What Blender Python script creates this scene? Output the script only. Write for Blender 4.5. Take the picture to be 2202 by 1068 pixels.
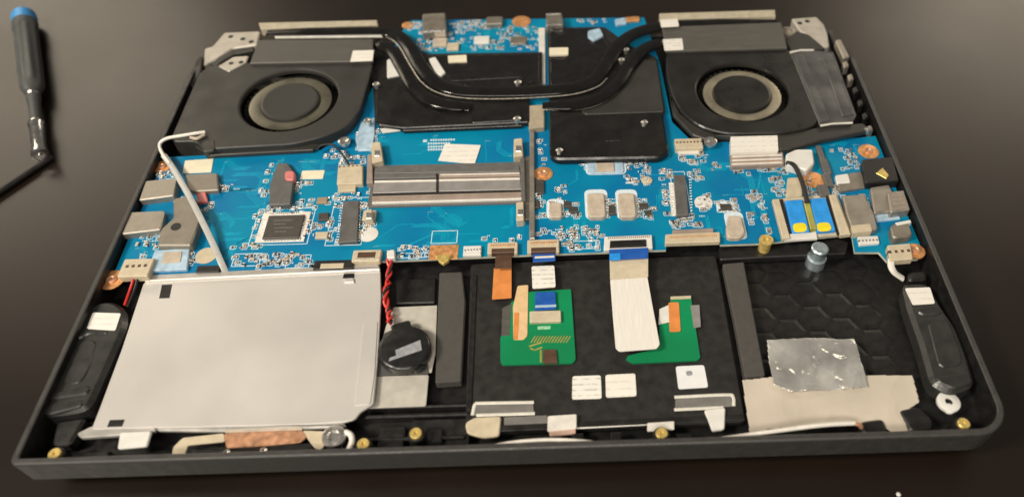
import bpy, bmesh, math, random
from mathutils import Vector, noise
random.seed(7)
S = 0.001                                   # everything below is written in millimetres
scene = bpy.context.scene
for o in list(bpy.data.objects): bpy.data.objects.remove(o)

# ------------------------------------------------------------------ camera
F, PW, PH = 1700.0, 2202.0, 1068.0
CAM = Vector((18.9, -128.6, 280.0)); PITCH, YAW, ROLL = math.radians(49.91), math.radians(1.31), math.radians(-0.59)
PPX, PPY = 138.0, 16.0
_f = Vector((math.sin(YAW)*math.cos(PITCH), math.cos(YAW)*math.cos(PITCH), -math.sin(PITCH)))
_r = Vector((math.cos(YAW), -math.sin(YAW), 0)); _u = _r.cross(_f)
R2 = _r*math.cos(ROLL)+_u*math.sin(ROLL); U2 = -_r*math.sin(ROLL)+_u*math.cos(ROLL)
cd = bpy.data.cameras.new('camera'); cam = bpy.data.objects.new('camera', cd); scene.collection.objects.link(cam)
from mathutils import Matrix
m = Matrix((R2, U2, -_f)).transposed().to_4x4(); m.translation = CAM*S; cam.matrix_world = m
cd.sensor_width = 36.0; cd.lens = 36.0*F/PW; cd.shift_x = -PPX/PW; cd.shift_y = PPY/PW
cd.clip_start = 0.01; cd.clip_end = 50
cd.dof.use_dof = True; cd.dof.focus_distance = 0.345; cd.dof.aperture_fstop = 6.5
scene.camera = cam

# ------------------------------------------------------------------ light
world = bpy.data.worlds.new('World'); scene.world = world; world.use_nodes = True
bg = world.node_tree.nodes['Background']; bg.inputs[0].default_value = (1.0, .93, .84, 1); bg.inputs[1].default_value = 0.13
def area(name, loc, target, sx, sy, power, col):
    l = bpy.data.lights.new(name, 'AREA'); l.shape = 'RECTANGLE'; l.size = sx; l.size_y = sy; l.energy = power; l.color = col
    o = bpy.data.objects.new(name, l); scene.collection.objects.link(o); o.location = loc
    o.rotation_euler = (Vector(target)-Vector(loc)).to_track_quat('-Z', 'Y').to_euler(); return o
WARM = (1.0, .86, .66)
area('added_sheen_lamp_left', (-3.1, 3.7, 2.4), (-1.2, 1.2, 0), 2.2, 1.6, 41, WARM)  # added, unseen: lays a sheen over the left of the table
area('added_sheen_lamp_right', (3.2, 4.4, 2.4), (3.0, 3.6, 0), 2.2, 1.6, 53, WARM)  # added, unseen: sheen on the right, leaving the table between them dark
area('key_lamp', (-1.25, -0.40, 1.35), (0, .12, 0), .32, .32, 29, (1.0, .90, .76))
area('overhead_lamp', (-0.35, -1.30, 1.50), (0, .12, 0), 1.5, .30, 26, (1.0, .92, .80))
scene.view_settings.view_transform = 'Standard'; scene.view_settings.look = 'None'
scene.view_settings.exposure = 0.0; scene.view_settings.gamma = 1.0
scene.render.engine = 'CYCLES'; scene.render.filter_size = 2.0

# ------------------------------------------------------------------ helpers
def U(px, py, z):
    """where the line of sight through a measured point of the photo meets the level z (mm)"""
    d = _f + R2*((px-PW/2-PPX)/F) - U2*((py-PH/2-PPY)/F)
    t = (z-CAM.z)/d.z
    return (CAM.x+t*d.x, CAM.y+t*d.y)
def poly(px, z):
    """4 numbers = a rectangle square to the laptop (upper left, lower right); else a list of points"""
    if isinstance(px[0], (int, float)):
        x0, y1 = U(px[0], px[1], z); x1, y0 = U(px[2], px[3], z)
        return [(x0, y0), (x1, y0), (x1, y1), (x0, y1)]
    return [U(a, b, z) for a, b in px]
def ccw(p):
    a = sum(p[i][0]*p[(i+1) % len(p)][1]-p[(i+1) % len(p)][0]*p[i][1] for i in range(len(p)))
    return p if a > 0 else p[::-1]
def rnd(p, r, n=4):
    out = []
    for i in range(len(p)):
        a, b, c = Vector(p[i-1]), Vector(p[i]), Vector(p[(i+1) % len(p)])
        da, dc = (a-b), (c-b); ra = min(r, da.length*.45); rc = min(r, dc.length*.45)
        s, e = b+da.normalized()*ra, b+dc.normalized()*rc
        for k in range(n+1):
            t = k/n; q = s*(1-t)**2+b*2*t*(1-t)+e*t*t; out.append((q.x, q.y))
    return out
def inset(p, d):
    n = len(p); out = []
    for i in range(n):
        a, b, c = Vector(p[i-1]), Vector(p[i]), Vector(p[(i+1) % n])
        e1, e2 = (b-a), (c-b)
        if e1.length < 1e-6 or e2.length < 1e-6: out.append(p[i]); continue
        e1.normalize(); e2.normalize()
        n1, n2 = Vector((-e1.y, e1.x)), Vector((-e2.y, e2.x)); m_ = n1+n2
        if m_.length < .2: out.append(p[i]); continue
        m_.normalize(); k = d/max(.4, m_.dot(n1)); q = b+m_*k; out.append((q.x, q.y))
    return out
def spline(pts, n=8):
    P = [Vector(p) for p in pts]; P = [P[0]*2-P[1]]+P+[P[-1]*2-P[-2]]; out = []
    for i in range(1, len(P)-2):
        for k in range(n):
            t = k/n; a, b, c, d = P[i-1:i+3]
            out.append(.5*((2*b)+(c-a)*t+(2*a-5*b+4*c-d)*t*t+(3*b-a-3*c+d)*t**3))
    out.append(P[-2]); return out
WO = {}                                       # world origin of every object, mm
class MB:
    def __init__(s): s.v, s.f, s.mi, s.sm = [], [], [], []
    def add(s, vs, fs, mi=0, sm=False):
        b = len(s.v); s.v += [tuple(q) for q in vs]
        for f in fs: s.f.append([b+i for i in f]); s.mi.append(mi); s.sm.append(sm)
        return s
    def prism(s, p, z0, z1, bev=.2, mi=0):
        p = ccw(list(p)); n = len(p); bh = min(bev, (z1-z0)*.49)
        rings = [[(x, y, z0) for x, y in p], [(x, y, z1-bh) for x, y in p]]
        if bev > 1e-4: rings.append([(x, y, z1) for x, y in inset(p, bev)])
        vs = [q for r in rings for q in r]; fs = []
        for k in range(len(rings)-1):
            for i in range(n): j = (i+1) % n; fs.append([k*n+i, k*n+j, (k+1)*n+j, (k+1)*n+i])
        fs.append([(len(rings)-1)*n+i for i in range(n)]); fs.append(list(range(n))[::-1])
        return s.add(vs, fs, mi)
    def box(s, cx, cy, z0, w, d, h, rot=0, bev=.1, mi=0):
        c, q = math.cos(rot), math.sin(rot)
        p = [(cx+c*a-q*b, cy+q*a+c*b) for a, b in ((-w/2, -d/2), (w/2, -d/2), (w/2, d/2), (-w/2, d/2))]
        return s.prism(p, z0, z0+h, bev, mi)
    def tube(s, pts, w, h=None, n=10, mi=0, flat=2.0, taper=0):
        h = h or w; N = len(pts); vs, fs = [], []; pts = [Vector(p) for p in pts]
        for i, p in enumerate(pts):
            t = (pts[min(i+1, N-1)]-pts[max(i-1, 0)])
            t = t.normalized() if t.length > 1e-9 else Vector((1, 0, 0))
            side = t.cross(Vector((0, 0, 1))); side = side.normalized() if side.length > .05 else Vector((1, 0, 0))
            up = side.cross(t).normalized()
            q_ = min(1, (min(i, N-1-i)+.35)/taper) if taper else 1; hh, ww = h*(.3+.7*q_), w*(.62+.38*q_)
            for k in range(n):
                a = 2*math.pi*k/n; ca, sa = math.cos(a), math.sin(a); e = 2.0/flat
                vs.append(p+side*(math.copysign(abs(ca)**e, ca)*ww/2)+up*(math.copysign(abs(sa)**e, sa)*hh/2))
        for i in range(N-1):
            for k in range(n): j = (k+1) % n; fs.append([i*n+k, i*n+j, (i+1)*n+j, (i+1)*n+k])
        fs.append(list(range(n))[::-1]); fs.append([(N-1)*n+k for k in range(n)])
        return s.add(vs, fs, mi, True)
    def lathe(s, c, prof, n=32, mi=0, axis=None, sm=True):
        c = Vector(c); ax = Vector(axis).normalized() if axis else Vector((0, 0, 1))
        e1 = ax.orthogonal().normalized() if axis else Vector((1, 0, 0)); e2 = ax.cross(e1); vs, fs = [], []
        for h, r in prof:
            for k in range(n): a = 2*math.pi*k/n; vs.append(c+ax*h+(e1*math.cos(a)+e2*math.sin(a))*r)
        for i in range(len(prof)-1):
            for k in range(n): j = (k+1) % n; fs.append([i*n+k, i*n+j, (i+1)*n+j, (i+1)*n+k])
        if prof[0][1] > 1e-6: fs.append(list(range(n))[::-1])
        if prof[-1][1] > 1e-6: fs.append([(len(prof)-1)*n+k for k in range(n)])
        return s.add(vs, fs, mi, sm)
    def build(s, name, parent, mats, label=None, kind=None):
        if not isinstance(mats, (list, tuple)): mats = [mats]
        xs, ys, zs = zip(*s.v)
        org = Vector(((min(xs)+max(xs))/2, (min(ys)+max(ys))/2, min(zs)))
        me = bpy.data.meshes.new(name)
        me.from_pydata([((x-org.x)*S, (y-org.y)*S, (z-org.z)*S) for x, y, z in s.v], [], s.f)
        for q in mats: me.materials.append(q)
        me.polygons.foreach_set('material_index', s.mi); me.polygons.foreach_set('use_smooth', s.sm)
        bm = bmesh.new(); bm.from_mesh(me); bmesh.ops.remove_doubles(bm, verts=bm.verts, dist=1e-7)
        bmesh.ops.recalc_face_normals(bm, faces=bm.faces)
        for e in bm.edges:
            if len(e.link_faces) == 2 and e.calc_face_angle(0) > math.radians(38): e.smooth = False
        bm.to_mesh(me); bm.free(); me.update()
        o = bpy.data.objects.new(name, me); scene.collection.objects.link(o)
        base = WO.get(parent, Vector((0, 0, 0))) if parent else Vector((0, 0, 0))
        o.parent = parent; o.location = (org-base)*S; WO[o] = org
        if label: o['label'] = label
        if kind: o['kind'] = kind
        return o
def empty(name, loc, label, cat):
    o = bpy.data.objects.new(name, None); scene.collection.objects.link(o); o.empty_display_size = .01
    o.location = Vector(loc)*S; WO[o] = Vector(loc); o['label'] = label; o['category'] = cat; return o
def B(name, parent, mat, px, z1, th, bev=.25, r=0, label=None):
    p = ccw(poly(px, z1))
    if r: p = rnd(p, max(r, bev*1.6))
    return MB().prism(p, z1-th, z1, bev).build(name, parent, mat, label)

# ------------------------------------------------------------------ materials
def M(name, col, rough=.5, metal=0.0, var=.18, vs=250, bump=.0, bs=1500, rv=.12, spec=.5, coat=0.0, trans=0.0, alpha=1.0, stretch=None):
    mt = bpy.data.materials.new(name); mt.use_nodes = True; nt = mt.node_tree; b = nt.nodes['Principled BSDF']
    tc = nt.nodes.new('ShaderNodeTexCoord'); src = tc.outputs['Object']
    if stretch:
        mp = nt.nodes.new('ShaderNodeMapping'); mp.inputs['Scale'].default_value = stretch
        nt.links.new(src, mp.inputs[0]); src = mp.outputs[0]
    n = nt.nodes.new('ShaderNodeTexNoise'); n.inputs['Scale'].default_value = vs; n.inputs['Detail'].default_value = 6
    nt.links.new(src, n.inputs['Vector'])
    rp = nt.nodes.new('ShaderNodeMapRange'); rp.inputs[1].default_value = .3; rp.inputs[2].default_value = .7
    rp.inputs[3].default_value = 1-var; rp.inputs[4].default_value = 1+var; nt.links.new(n.outputs[0], rp.inputs[0])
    mx = nt.nodes.new('ShaderNodeVectorMath'); mx.operation = 'SCALE'; mx.inputs[0].default_value = col[:3]
    nt.links.new(rp.outputs[0], mx.inputs['Scale']); nt.links.new(mx.outputs[0], b.inputs['Base Color'])
    r2 = nt.nodes.new('ShaderNodeMapRange'); r2.inputs[1].default_value = .3; r2.inputs[2].default_value = .7
    r2.inputs[3].default_value = max(.03, rough-rv); r2.inputs[4].default_value = min(1, rough+rv)
    nt.links.new(n.outputs[0], r2.inputs[0]); nt.links.new(r2.outputs[0], b.inputs['Roughness'])
    b.inputs['Metallic'].default_value = metal; b.inputs['Specular IOR Level'].default_value = spec
    b.inputs['Coat Weight'].default_value = coat; b.inputs['Coat Roughness'].default_value = .12
    b.inputs['Transmission Weight'].default_value = trans; b.inputs['Alpha'].default_value = alpha
    if bump:
        n2 = nt.nodes.new('ShaderNodeTexNoise'); n2.inputs['Scale'].default_value = bs; n2.inputs['Detail'].default_value = 3
        nt.links.new(src, n2.inputs['Vector'])
        bp = nt.nodes.new('ShaderNodeBump'); bp.inputs['Strength'].default_value = bump; bp.inputs['Distance'].default_value = .0003
        nt.links.new(n2.outputs[0], bp.inputs['Height']); nt.links.new(bp.outputs[0], b.inputs['Normal'])
    return mt
case_black = M('case_plastic', (.020, .019, .018), .42, var=.12, bump=.25, bs=5000)
case_edge = M('case_outer_plastic', (.050, .0485, .046), .40, var=.1, bump=.2, bs=5000)
black = M('black_plastic', (.014, .0135, .013), .40, var=.2, bump=.12, bs=2500)
matte_black = M('matte_black_film', (.017, .016, .015), .55, var=.2, bump=.1)
gloss_black = M('heatsink_black_coating', (.012, .0115, .011), .28, var=.25, vs=120, bump=.06, bs=600)
pipe_black = M('heat_pipe_black_coating', (.009, .0085, .008), .16, var=.2, vs=150, bump=.05, bs=900)
fan_grey = M('fan_cover_plastic', (.036, .035, .031), .45, var=.1, vs=80, bump=.12, bs=3500)
foil_grey = M('grey_foil_tape', (.115, .11, .098), .5, .25, var=.08, vs=90, bump=.15, bs=400, stretch=(1, 4, 1))
foam_grey = M('grey_foam', (.070, .066, .060), .85, var=.12, vs=400, bump=.5, bs=2500)
cream = M('cream_plastic', (.58, .50, .36), .5, var=.1, vs=300, bump=.08)
cream_bar = M('cream_gasket', (.48, .43, .32), .7, var=.12, vs=300, bump=.2)
label_cream = M('cream_label', (.80, .74, .56), .6, var=.05)
copper = M('copper', (.78, .42, .25), .36, .6, var=.2, vs=400, bump=.1)
copper_pad = M('gold_plated_pad', (.85, .42, .17), .4, .55, var=.25, vs=500, bump=.1)
orange = M('amber_polyimide', (.72, .26, .07), .42, var=.12, vs=200, bump=.1, bs=500)
brown = M('brown_polyimide', (.10, .055, .035), .35, var=.15)
brass = M('brass', (.74, .55, .18), .4, .45, var=.2, vs=500)
steel = M('bright_steel', (.72, .70, .66), .28, .9, var=.12, vs=400, bump=.05)
tin = M('tin_solder', (.75, .74, .72), .3, .85, var=.15, vs=900)
shield = M('nickel_shield', (.37, .335, .285), .4, .55, var=.14, vs=200, bump=.1, bs=600)
shield_dark = M('dull_shield', (.30, .27, .225), .45, .55, var=.15, vs=200, bump=.1, bs=600)
alu = M('brushed_aluminium', (.68, .655, .62), .37, .34, var=.045, vs=22, bump=.04, bs=1500, rv=.10)
alu_edge = M('aluminium_flange', (.60, .575, .54), .4, .6, var=.08, vs=120, bump=.06)
hinge_mat = M('cast_hinge_alloy', (.58, .54, .47), .5, .45, var=.14, vs=200, bump=.3, bs=1200)
chip_mat = M('chip_epoxy', (.065, .058, .050), .38, var=.12, vs=300, bump=.1, bs=4000)
chip_grey = M('grey_socket_plastic', (.115, .112, .108), .42, var=.15, vs=250, bump=.1)
slot_grey = M('slot_grey_plastic', (.135, .132, .128), .42, var=.10, vs=250, bump=.1)
slot_mauve = M('slot_contact_plastic', (.30, .285, .275), .4, .15, var=.1, vs=250)
slot_tan = M('slot_tan_plastic', (.33, .26, .215), .45, var=.12, vs=250)
slot_line = M('slot_contact_strip', (.80, .76, .70), .35, .1, var=.1)
tan = M('ferrite_tan', (.52, .44, .35), .6, var=.14, vs=300, bump=.2)
ceramic = M('ceramic_tan', (.36, .26, .17), .5, var=.15)
silk = M('white_silkscreen', (.66, .78, .84), .6, var=.2, vs=1500)
white_pl = M('white_plastic', (.74, .73, .69), .4, var=.06, vs=200, bump=.08)
white_wire = M('white_cable', (.80, .76, .70), .4, var=.08, vs=300)
red_wire = M('red_wire', (.62, .035, .025), .38, var=.1)
black_wire = M('black_wire', (.02, .018, .018), .4)
blue_film = M('blue_stiffener', (.015, .10, .42), .35, var=.12, bump=.05)
blue_plug = M('sky_blue_plug', (.02, .30, .80), .4, var=.15, vs=300, bump=.1)
yellow_dot = M('yellow_plastic', (.88, .72, .02), .4, var=.1)
pale_blue = M('pale_blue_film', (.40, .55, .68), .3, var=.2, vs=300)
gold_trace = M('gold_trace', (.50, .47, .12), .4, .4, var=.15)
red_part = M('red_component', (.66, .20, .19), .45, var=.15)
fan_tan = M('fan_ring_tan', (.40, .36, .265), .34, .6, var=.22, vs=90, stretch=(1, 1, 1))
fan_black = M('glossy_fan_plastic', (.017, .016, .015), .32, var=.15, vs=80, bump=.1, bs=2500)
ring_grey = M('ring_dull_metal', (.15, .14, .105), .3, .5, var=.3, vs=60)
fan_dark = M('impeller_plastic', (.030, .029, .026), .35, var=.12)
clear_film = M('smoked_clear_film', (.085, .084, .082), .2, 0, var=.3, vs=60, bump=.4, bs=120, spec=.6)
clear_line = M('adhesive_and_highlight', (.72, .70, .63), .25, var=.1)  # shared by adhesive edges, film creases and one painted highlight
chrome = M('chrome', (.78, .76, .73), .18, 1, var=.06)
grip = M('screwdriver_grip', (.075, .080, .078), .5, var=.12, vs=200, bump=.2)
cap_blue = M('screwdriver_cap_blue', (.05, .30, .66), .35, var=.08)
cell_black = M('shrink_wrap_black', (.016, .016, .016), .26, var=.15, bump=.15, bs=500)
grey_label = M('grey_print', (.30, .31, .33), .5, var=.2, vs=500)
hex_black = M('embossed_black_plastic', (.011, .0105, .0105), .42, var=.15, bump=.1, bs=2500)

def sticker_mat(name, base, ink, scale, strength):
    mt = M(name, base, .55, var=.03, vs=120); nt = mt.node_tree; b = nt.nodes['Principled BSDF']
    tc = nt.nodes.new('ShaderNodeTexCoord'); w = nt.nodes.new('ShaderNodeTexWave'); w.bands_direction = 'Y'
    w.inputs['Scale'].default_value = scale; w.inputs['Distortion'].default_value = 0
    nt.links.new(tc.outputs['Object'], w.inputs[0])
    n = nt.nodes.new('ShaderNodeTexNoise'); n.inputs['Scale'].default_value = 420; nt.links.new(tc.outputs['Object'], n.inputs[0])
    mu = nt.nodes.new('ShaderNodeMath'); mu.operation = 'MULTIPLY'; nt.links.new(w.outputs[1], mu.inputs[0]); nt.links.new(n.outputs[0], mu.inputs[1])
    ra = nt.nodes.new('ShaderNodeMapRange'); ra.inputs[1].default_value = .38; ra.inputs[2].default_value = .55
    ra.inputs[4].default_value = strength; nt.links.new(mu.outputs[0], ra.inputs[0])
    mx = nt.nodes.new('ShaderNodeMix'); mx.data_type = 'RGBA'; mx.inputs[7].default_value = (*ink, 1)
    old = b.inputs['Base Color'].links[0].from_socket
    nt.links.new(ra.outputs[0], mx.inputs[0]); nt.links.new(old, mx.inputs[6]); nt.links.new(mx.outputs[2], b.inputs['Base Color'])
    return mt
sticker = sticker_mat('printed_white_label', (.83, .81, .75), (.30, .28, .27), 130, .5)
sticker_plain = sticker_mat('faint_white_label', (.84, .81, .74), (.42, .39, .36), 100, .26)

def pcb_mat(name, c_dark, c_light, trace):
    mt = M(name, c_light, .42, var=.05, vs=40, spec=.16); nt = mt.node_tree; b = nt.nodes['Principled BSDF']
    tc = nt.nodes.new('ShaderNodeTexCoord')
    n = nt.nodes.new('ShaderNodeTexNoise'); n.inputs['Scale'].default_value = 26; n.inputs['Detail'].default_value = 2; nt.links.new(tc.outputs['Object'], n.inputs[0])
    r1 = nt.nodes.new('ShaderNodeMapRange'); r1.inputs[1].default_value = .42; r1.inputs[2].default_value = .6; nt.links.new(n.outputs[0], r1.inputs[0])
    mx = nt.nodes.new('ShaderNodeMix'); mx.data_type = 'RGBA'; mx.inputs[6].default_value = (*c_light, 1); mx.inputs[7].default_value = (*c_dark, 1)
    nt.links.new(r1.outputs[0], mx.inputs[0])
    v = nt.nodes.new('ShaderNodeTexVoronoi'); v.distance = 'MANHATTAN'; v.feature = 'F1'; v.inputs['Scale'].default_value = 170; nt.links.new(tc.outputs['Object'], v.inputs[0])
    w = nt.nodes.new('ShaderNodeMath'); w.operation = 'PINGPONG'; w.inputs[1].default_value = .09; nt.links.new(v.outputs[0], w.inputs[0])
    r2 = nt.nodes.new('ShaderNodeMapRange'); r2.inputs[1].default_value = .055; r2.inputs[2].default_value = .08; r2.inputs[4].default_value = .35; nt.links.new(w.outputs[0], r2.inputs[0])
    m2 = nt.nodes.new('ShaderNodeMath'); m2.operation = 'MULTIPLY'; nt.links.new(r1.outputs[0], m2.inputs[0]); nt.links.new(r2.outputs[0], m2.inputs[1])
    mx2 = nt.nodes.new('ShaderNodeMix'); mx2.data_type = 'RGBA'; mx2.inputs[7].default_value = (*trace, 1)
    nt.links.new(m2.outputs[0], mx2.inputs[0]); nt.links.new(mx.outputs[2], mx2.inputs[6]); nt.links.new(mx2.outputs[2], b.inputs['Base Color'])
    return mt
pcb_blue = pcb_mat('blue_solder_mask', (.001, .155, .36), (.001, .235, .40), (.015, .33, .50))
pcb_edge = M('board_edge', (.55, .56, .46), .6)
pcb_green = pcb_mat('green_solder_mask', (.006, .20, .075), (.008, .26, .10), (.03, .34, .14))

# ------------------------------------------------------------------ table
def table_mat():
    mt = M('dark_table_laminate', (.012, .0075, .005), .31, var=.16, vs=14, bump=.10, bs=2600, rv=.025, spec=.5); return mt
MB().prism([(-1500, -700), (1500, -700), (1500, 1400), (-1500, 1400)], -28, 0, 2).build('table_top', None, table_mat())['kind'] = 'structure'
bpy.data.objects['table_top']['label'] = 'dark brown semi gloss table top'
cr = MB(); x, y = U(1932, 1062, 0.3); cr.lathe((x, y, 0), [(0, .7), (.5, .9), (.9, .4)], 8)
o = cr.build('paper_crumb', None, white_pl); o['label'] = 'tiny white crumb on the table in front of the laptop'; o['category'] = 'crumb'

# ------------------------------------------------------------------ laptop: case
L = empty('laptop', (0, 136, 0), 'opened black laptop lying upside down, bottom cover off and circuit boards bare', 'laptop')
def outline(ins, zf, front_r=13):
    """outline of the case, moved in by ins; zf(y) gives the height"""
    x, r = 178.5-ins, max(2, front_r-ins); rl = max(1.0, 3-ins); y0, y1 = ins, 264-ins; p = []
    for k in range(9):
        a = math.pi+math.pi/2*k/8; p.append((-x+rl+rl*math.cos(a), y0+rl+rl*math.sin(a)))
    for k in range(9):
        a = 1.5*math.pi+math.pi/2*k/8; p.append((x-r+r*math.cos(a), y0+r+r*math.sin(a)))
    for yy in (60, 120, 180, 222, 232, 240): p.append((x, yy))
    p += [(x, y1), (-x, y1)]
    for yy in (240, 232, 222, 180, 120, 60): p.append((-x, yy))
    return [(a, b, zf(b)) for a, b in p]
RIM, FLOOR = 22.0, 9.0
def rim(dz): return lambda y: (RIM if y < 223 else RIM-3 if y < 233 else 11.5)-dz
rings = [outline(6, lambda y: 5.2), outline(5.0, lambda y: 5.4), outline(1.6, lambda y: 7.6), outline(.5, lambda y: 9.0), outline(0, rim(1.1)), outline(.15, rim(.4)), outline(.7, rim(0)), outline(2.2, rim(0)), outline(2.6, rim(.4)), outline(3.0, lambda y: FLOOR)]
cs = MB(); n = len(rings[0]); vs = [q for r in rings for q in r]; fs = []
for k in range(len(rings)-1):
    for i in range(n): j = (i+1) % n; fs.append([k*n+i, k*n+j, (k+1)*n+j, (k+1)*n+i])
fs.append([(len(rings)-1)*n+i for i in range(n)]); fs.append(list(range(n))[::-1])
cs.add(vs, fs)
for i in range(n): cs.mi[(len(rings)-2)*n+i] = 1
cs.mi[-2] = 1
case = cs.build('bottom_case', L, [case_edge, black])
MB().prism(rnd([(-171, 9), (171, 9), (171, 245), (-171, 245)], 8), 0.3, 5.1, 1.2).build('display_lid', L, case_edge, 'closed display lid underneath')
def F_(name, px, z1, th, mat=black, bev=.3, r=0, label=None, parent=None): return B(name, parent or L, mat, px, z1, th, bev, r, label)
# inner walls, ribs and ledges of the case along the front
for x0, x1, y0, y1, z in ((-172, -150, 4, 9, 13), (-136, -112, 4, 8, 12.5), (-52, -42, 6, 15, 14), (-40, -18, 4, 18, 13), (-58, -18, 19, 20.5, 13.5), (-58, -18, 23, 24.2, 13.2), (-14, 92, 3.6, 6.2, 15), (-34, -28, 7, 13, 15), (20, 24, 4, 9, 15.5), (34, 38, 4, 9, 15.5), (58, 64, 4, 8, 15), (-55, -20, 9, 10.4, 14.5)):
    MB().prism([(x0, y0), (x1, y0), (x1, y1), (x0, y1)], FLOOR-.2, z, .5).build('rib', case, black)
def boss(px, py, z=19.5, r=2.3):
    x, y = U(px, py, z)
    o = MB().lathe((x, y, FLOOR), [(0, r+1.2), (z-FLOOR-1.2, r+.7), (z-FLOOR-1.0, r*.8)], 20).build('screw_boss', case, black)
    MB().lathe((x, y, z-1.3), [(0, r*.95), (1.3, r*.95), (1.5, r*.85), (1.5, r*.3), (.9, r*.25), (.9, 0)], 20).build('brass_insert', L, brass)
for p in ((117, 974), (781, 953), (894, 930), (1423, 930), (2073, 909)): boss(*p)

# hexagonal relief of the empty bay on the right
hx0, hy0 = 108, 42
for i in range(7):
    for j in range(7):
        x = 100+i*11.2; y = 36+j*12.8+(6.4 if i % 2 else 0)
        if x > 150 or y > 92: continue
        p = [(x+7.0*math.cos(a*math.pi/3), y+7.0*math.sin(a*math.pi/3)) for a in range(6)]
        q = MB(); z0 = FLOOR-.05; dz = .55+.15*random.random(); q.prism(p, z0, z0+dz, 1.6); q.build('hexagon_relief', case, hex_black)

# ------------------------------------------------------------------ motherboard
PZ = 17.5
board = [(352, 338), (690, 322), (745, 290), (795, 200), (868, 62), (885, 44), (1385, 38), (1420, 140), (1445, 262), (1492, 308), (1700, 300), (1850, 296), (1893, 292), (1908, 325), (1925, 400), (1985, 530), (1975, 556), (1908, 562), (1890, 542), (1838, 542), (1832, 505), (1800, 506), (1640, 523), (1549, 526), (1547, 521), (1434, 522), (1432, 537), (1130, 548), (822, 561), (770, 566), (668, 566), (668, 580), (430, 586), (300, 592), (238, 604), (262, 520), (300, 432)]
bp_ = [(max(-174.6, min(174.6, x)), y) for x, y in poly(board, PZ)]
g = MB(); P = ccw(bp_)
mobo = g.prism(P, PZ-1.3, PZ-.04, .02)
g.mi = [0]*len(g.mi); nn = len(P); g.mi = [1]*(nn)+[0]*(len(g.f)-nn)
mobo = g.build('motherboard', L, [pcb_blue, pcb_edge], 'bright blue motherboard')
def C(name, px, th, mat, bev=.25, r=0, z0=PZ, label=None): return B(name, mobo, mat, px, z0+th, th, bev, r, label)

# left edge: ports, shields and pads
C('port_shell', [(312, 388), (382, 382), (374, 420), (298, 430)], 3.6, shield, .5, 1)
C('port_shell', [(280, 455), (354, 452), (345, 493), (260, 503)], 3.6, shield, .5, 1)
C('metal_bracket', [(372, 428), (398, 420), (420, 436), (430, 474), (410, 527), (337, 527), (347, 490), (372, 468)], 4.4, shield_dark, .6, 1.2)
x, y = U(378, 487, PZ+4.5); MB().lathe((x, y, PZ+4.3), [(0, 2.2), (.28, 2.2), (.28, 1.6)], 16).build('bracket_hole', mobo, black)
C('audio_jack', [(397, 374), (467, 371), (470, 408), (404, 412)], 2.6, shield_dark, .5, .6)
C('cream_tape', [(398, 345), (459, 341), (454, 370), (392, 373)], .25, label_cream, .05)
C('silver_shield', [(332, 537), (408, 533), (402, 578), (316, 582)], 1.6, pale_blue, .4, .8)
C('shield_window', [(352, 541), (392, 539), (388, 563), (346, 566)], 1.9, tan, .2, .5)
def pad(px, py, r, mat=copper_pad, h=.25, name='screw_pad', scr=None):
    x, y = U(px, py, PZ+h)
    o = MB().lathe((x, y, PZ), [(0, r), (h*.8, r), (h, r*.92), (h, 0)], 24).build(name, mobo, mat)
    if scr:
        MB().lathe((x, y, PZ+h), [(0, scr), (.5, scr), (.8, scr*.6), (.45, scr*.4), (.45, 0)], 18).build('screw_head', mobo, copper)
pad(349, 358, 4.2, scr=1.8); pad(443, 549, 4.6, cream); pad(1168, 373, 4.6, copper_pad, .4, scr=2.2); pad(1868, 325, 5, copper_pad, .4, scr=2)
pad(1750, 386, 5.2, copper_pad, .5); pad(240, 601, 5.2, copper_pad, .4, scr=2.3)
pad(792, 503, 4.4, white_pl, .3); pad(1513, 435, 4.2, white_pl, .25, 'round_coil'); pad(1391, 387, 2.6, cream, .6)
C('speaker_connector', (268, 556, 317, 593), 3.4, cream, .4, .5)
C('red_component', [(420, 410), (441, 408), (447, 432), (424, 436)], 1.6, red_part, .4, .5)
# middle left: card socket, controller chip, connectors
C('card_socket', [(596, 350), (618, 350), (634, 372), (626, 438), (578, 440), (580, 396)], 2.4, chip_grey, .4, .8)
C('card_socket', [(604, 396), (630, 392), (624, 438), (600, 440)], 3.2, chip_grey, .3, .4)
C('standoff_screw', [(612, 366), (634, 366), (634, 386), (612, 386)], 3.6, red_part, .6, 2)
C('white_tape', (650, 367, 694, 384), .25, label_cream, .05)
C('chip_pins', (567, 457, 653, 518), .5, slot_line, .1)
C('controller_chip', (578, 463, 642, 510), 1.7, chip_mat, .25, label='square controller chip with cream border')
q = MB()
for k in range(4):
    xa, yy = U(590+k, 474+k*8, PZ+1.7); xb, _ = U(628, 474+k*8, PZ+1.7); xx = xa
    while xx < xb-(k % 2)*2.5: q.box(xx, yy, PZ+1.69, .7, .75, .03, 0, 0); xx += 1.05
q.build('chip_print', mobo, M('chip_print_grey', (.16, .15, .13), .5), kind='stuff')
C('fan_connector', [(727, 355), (780, 352), (780, 394), (724, 396)], 2.6, cream, .35, .4)
C('connector_pins', [(727, 398), (766, 396), (764, 410), (726, 412)], 1.2, cream, .2)
C('memory_chip', [(738, 432), (772, 430), (768, 518), (728, 521)], 2.0, chip_grey, .3, label='long dark grey chip')
C('small_chip', [(685, 458), (706, 456), (706, 472), (684, 474)], 1.0, chip_mat, .15)
C('small_chip', (683, 424, 702, 436), .9, ceramic, .15)
C('capacitor', (680, 498, 703, 511), 1.2, cream, .2)
C('capacitor', (782, 452, 806, 472), 1.4, cream, .25)
cn = C('socket_connector', (760, 537, 817, 560), 2.6, cream, .4, .6); C('connector_slot', (770, 542, 806, 553), 2.75, brown, .1)
C('black_connector', (677, 560, 758, 576), 1.4, black, .2)
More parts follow.
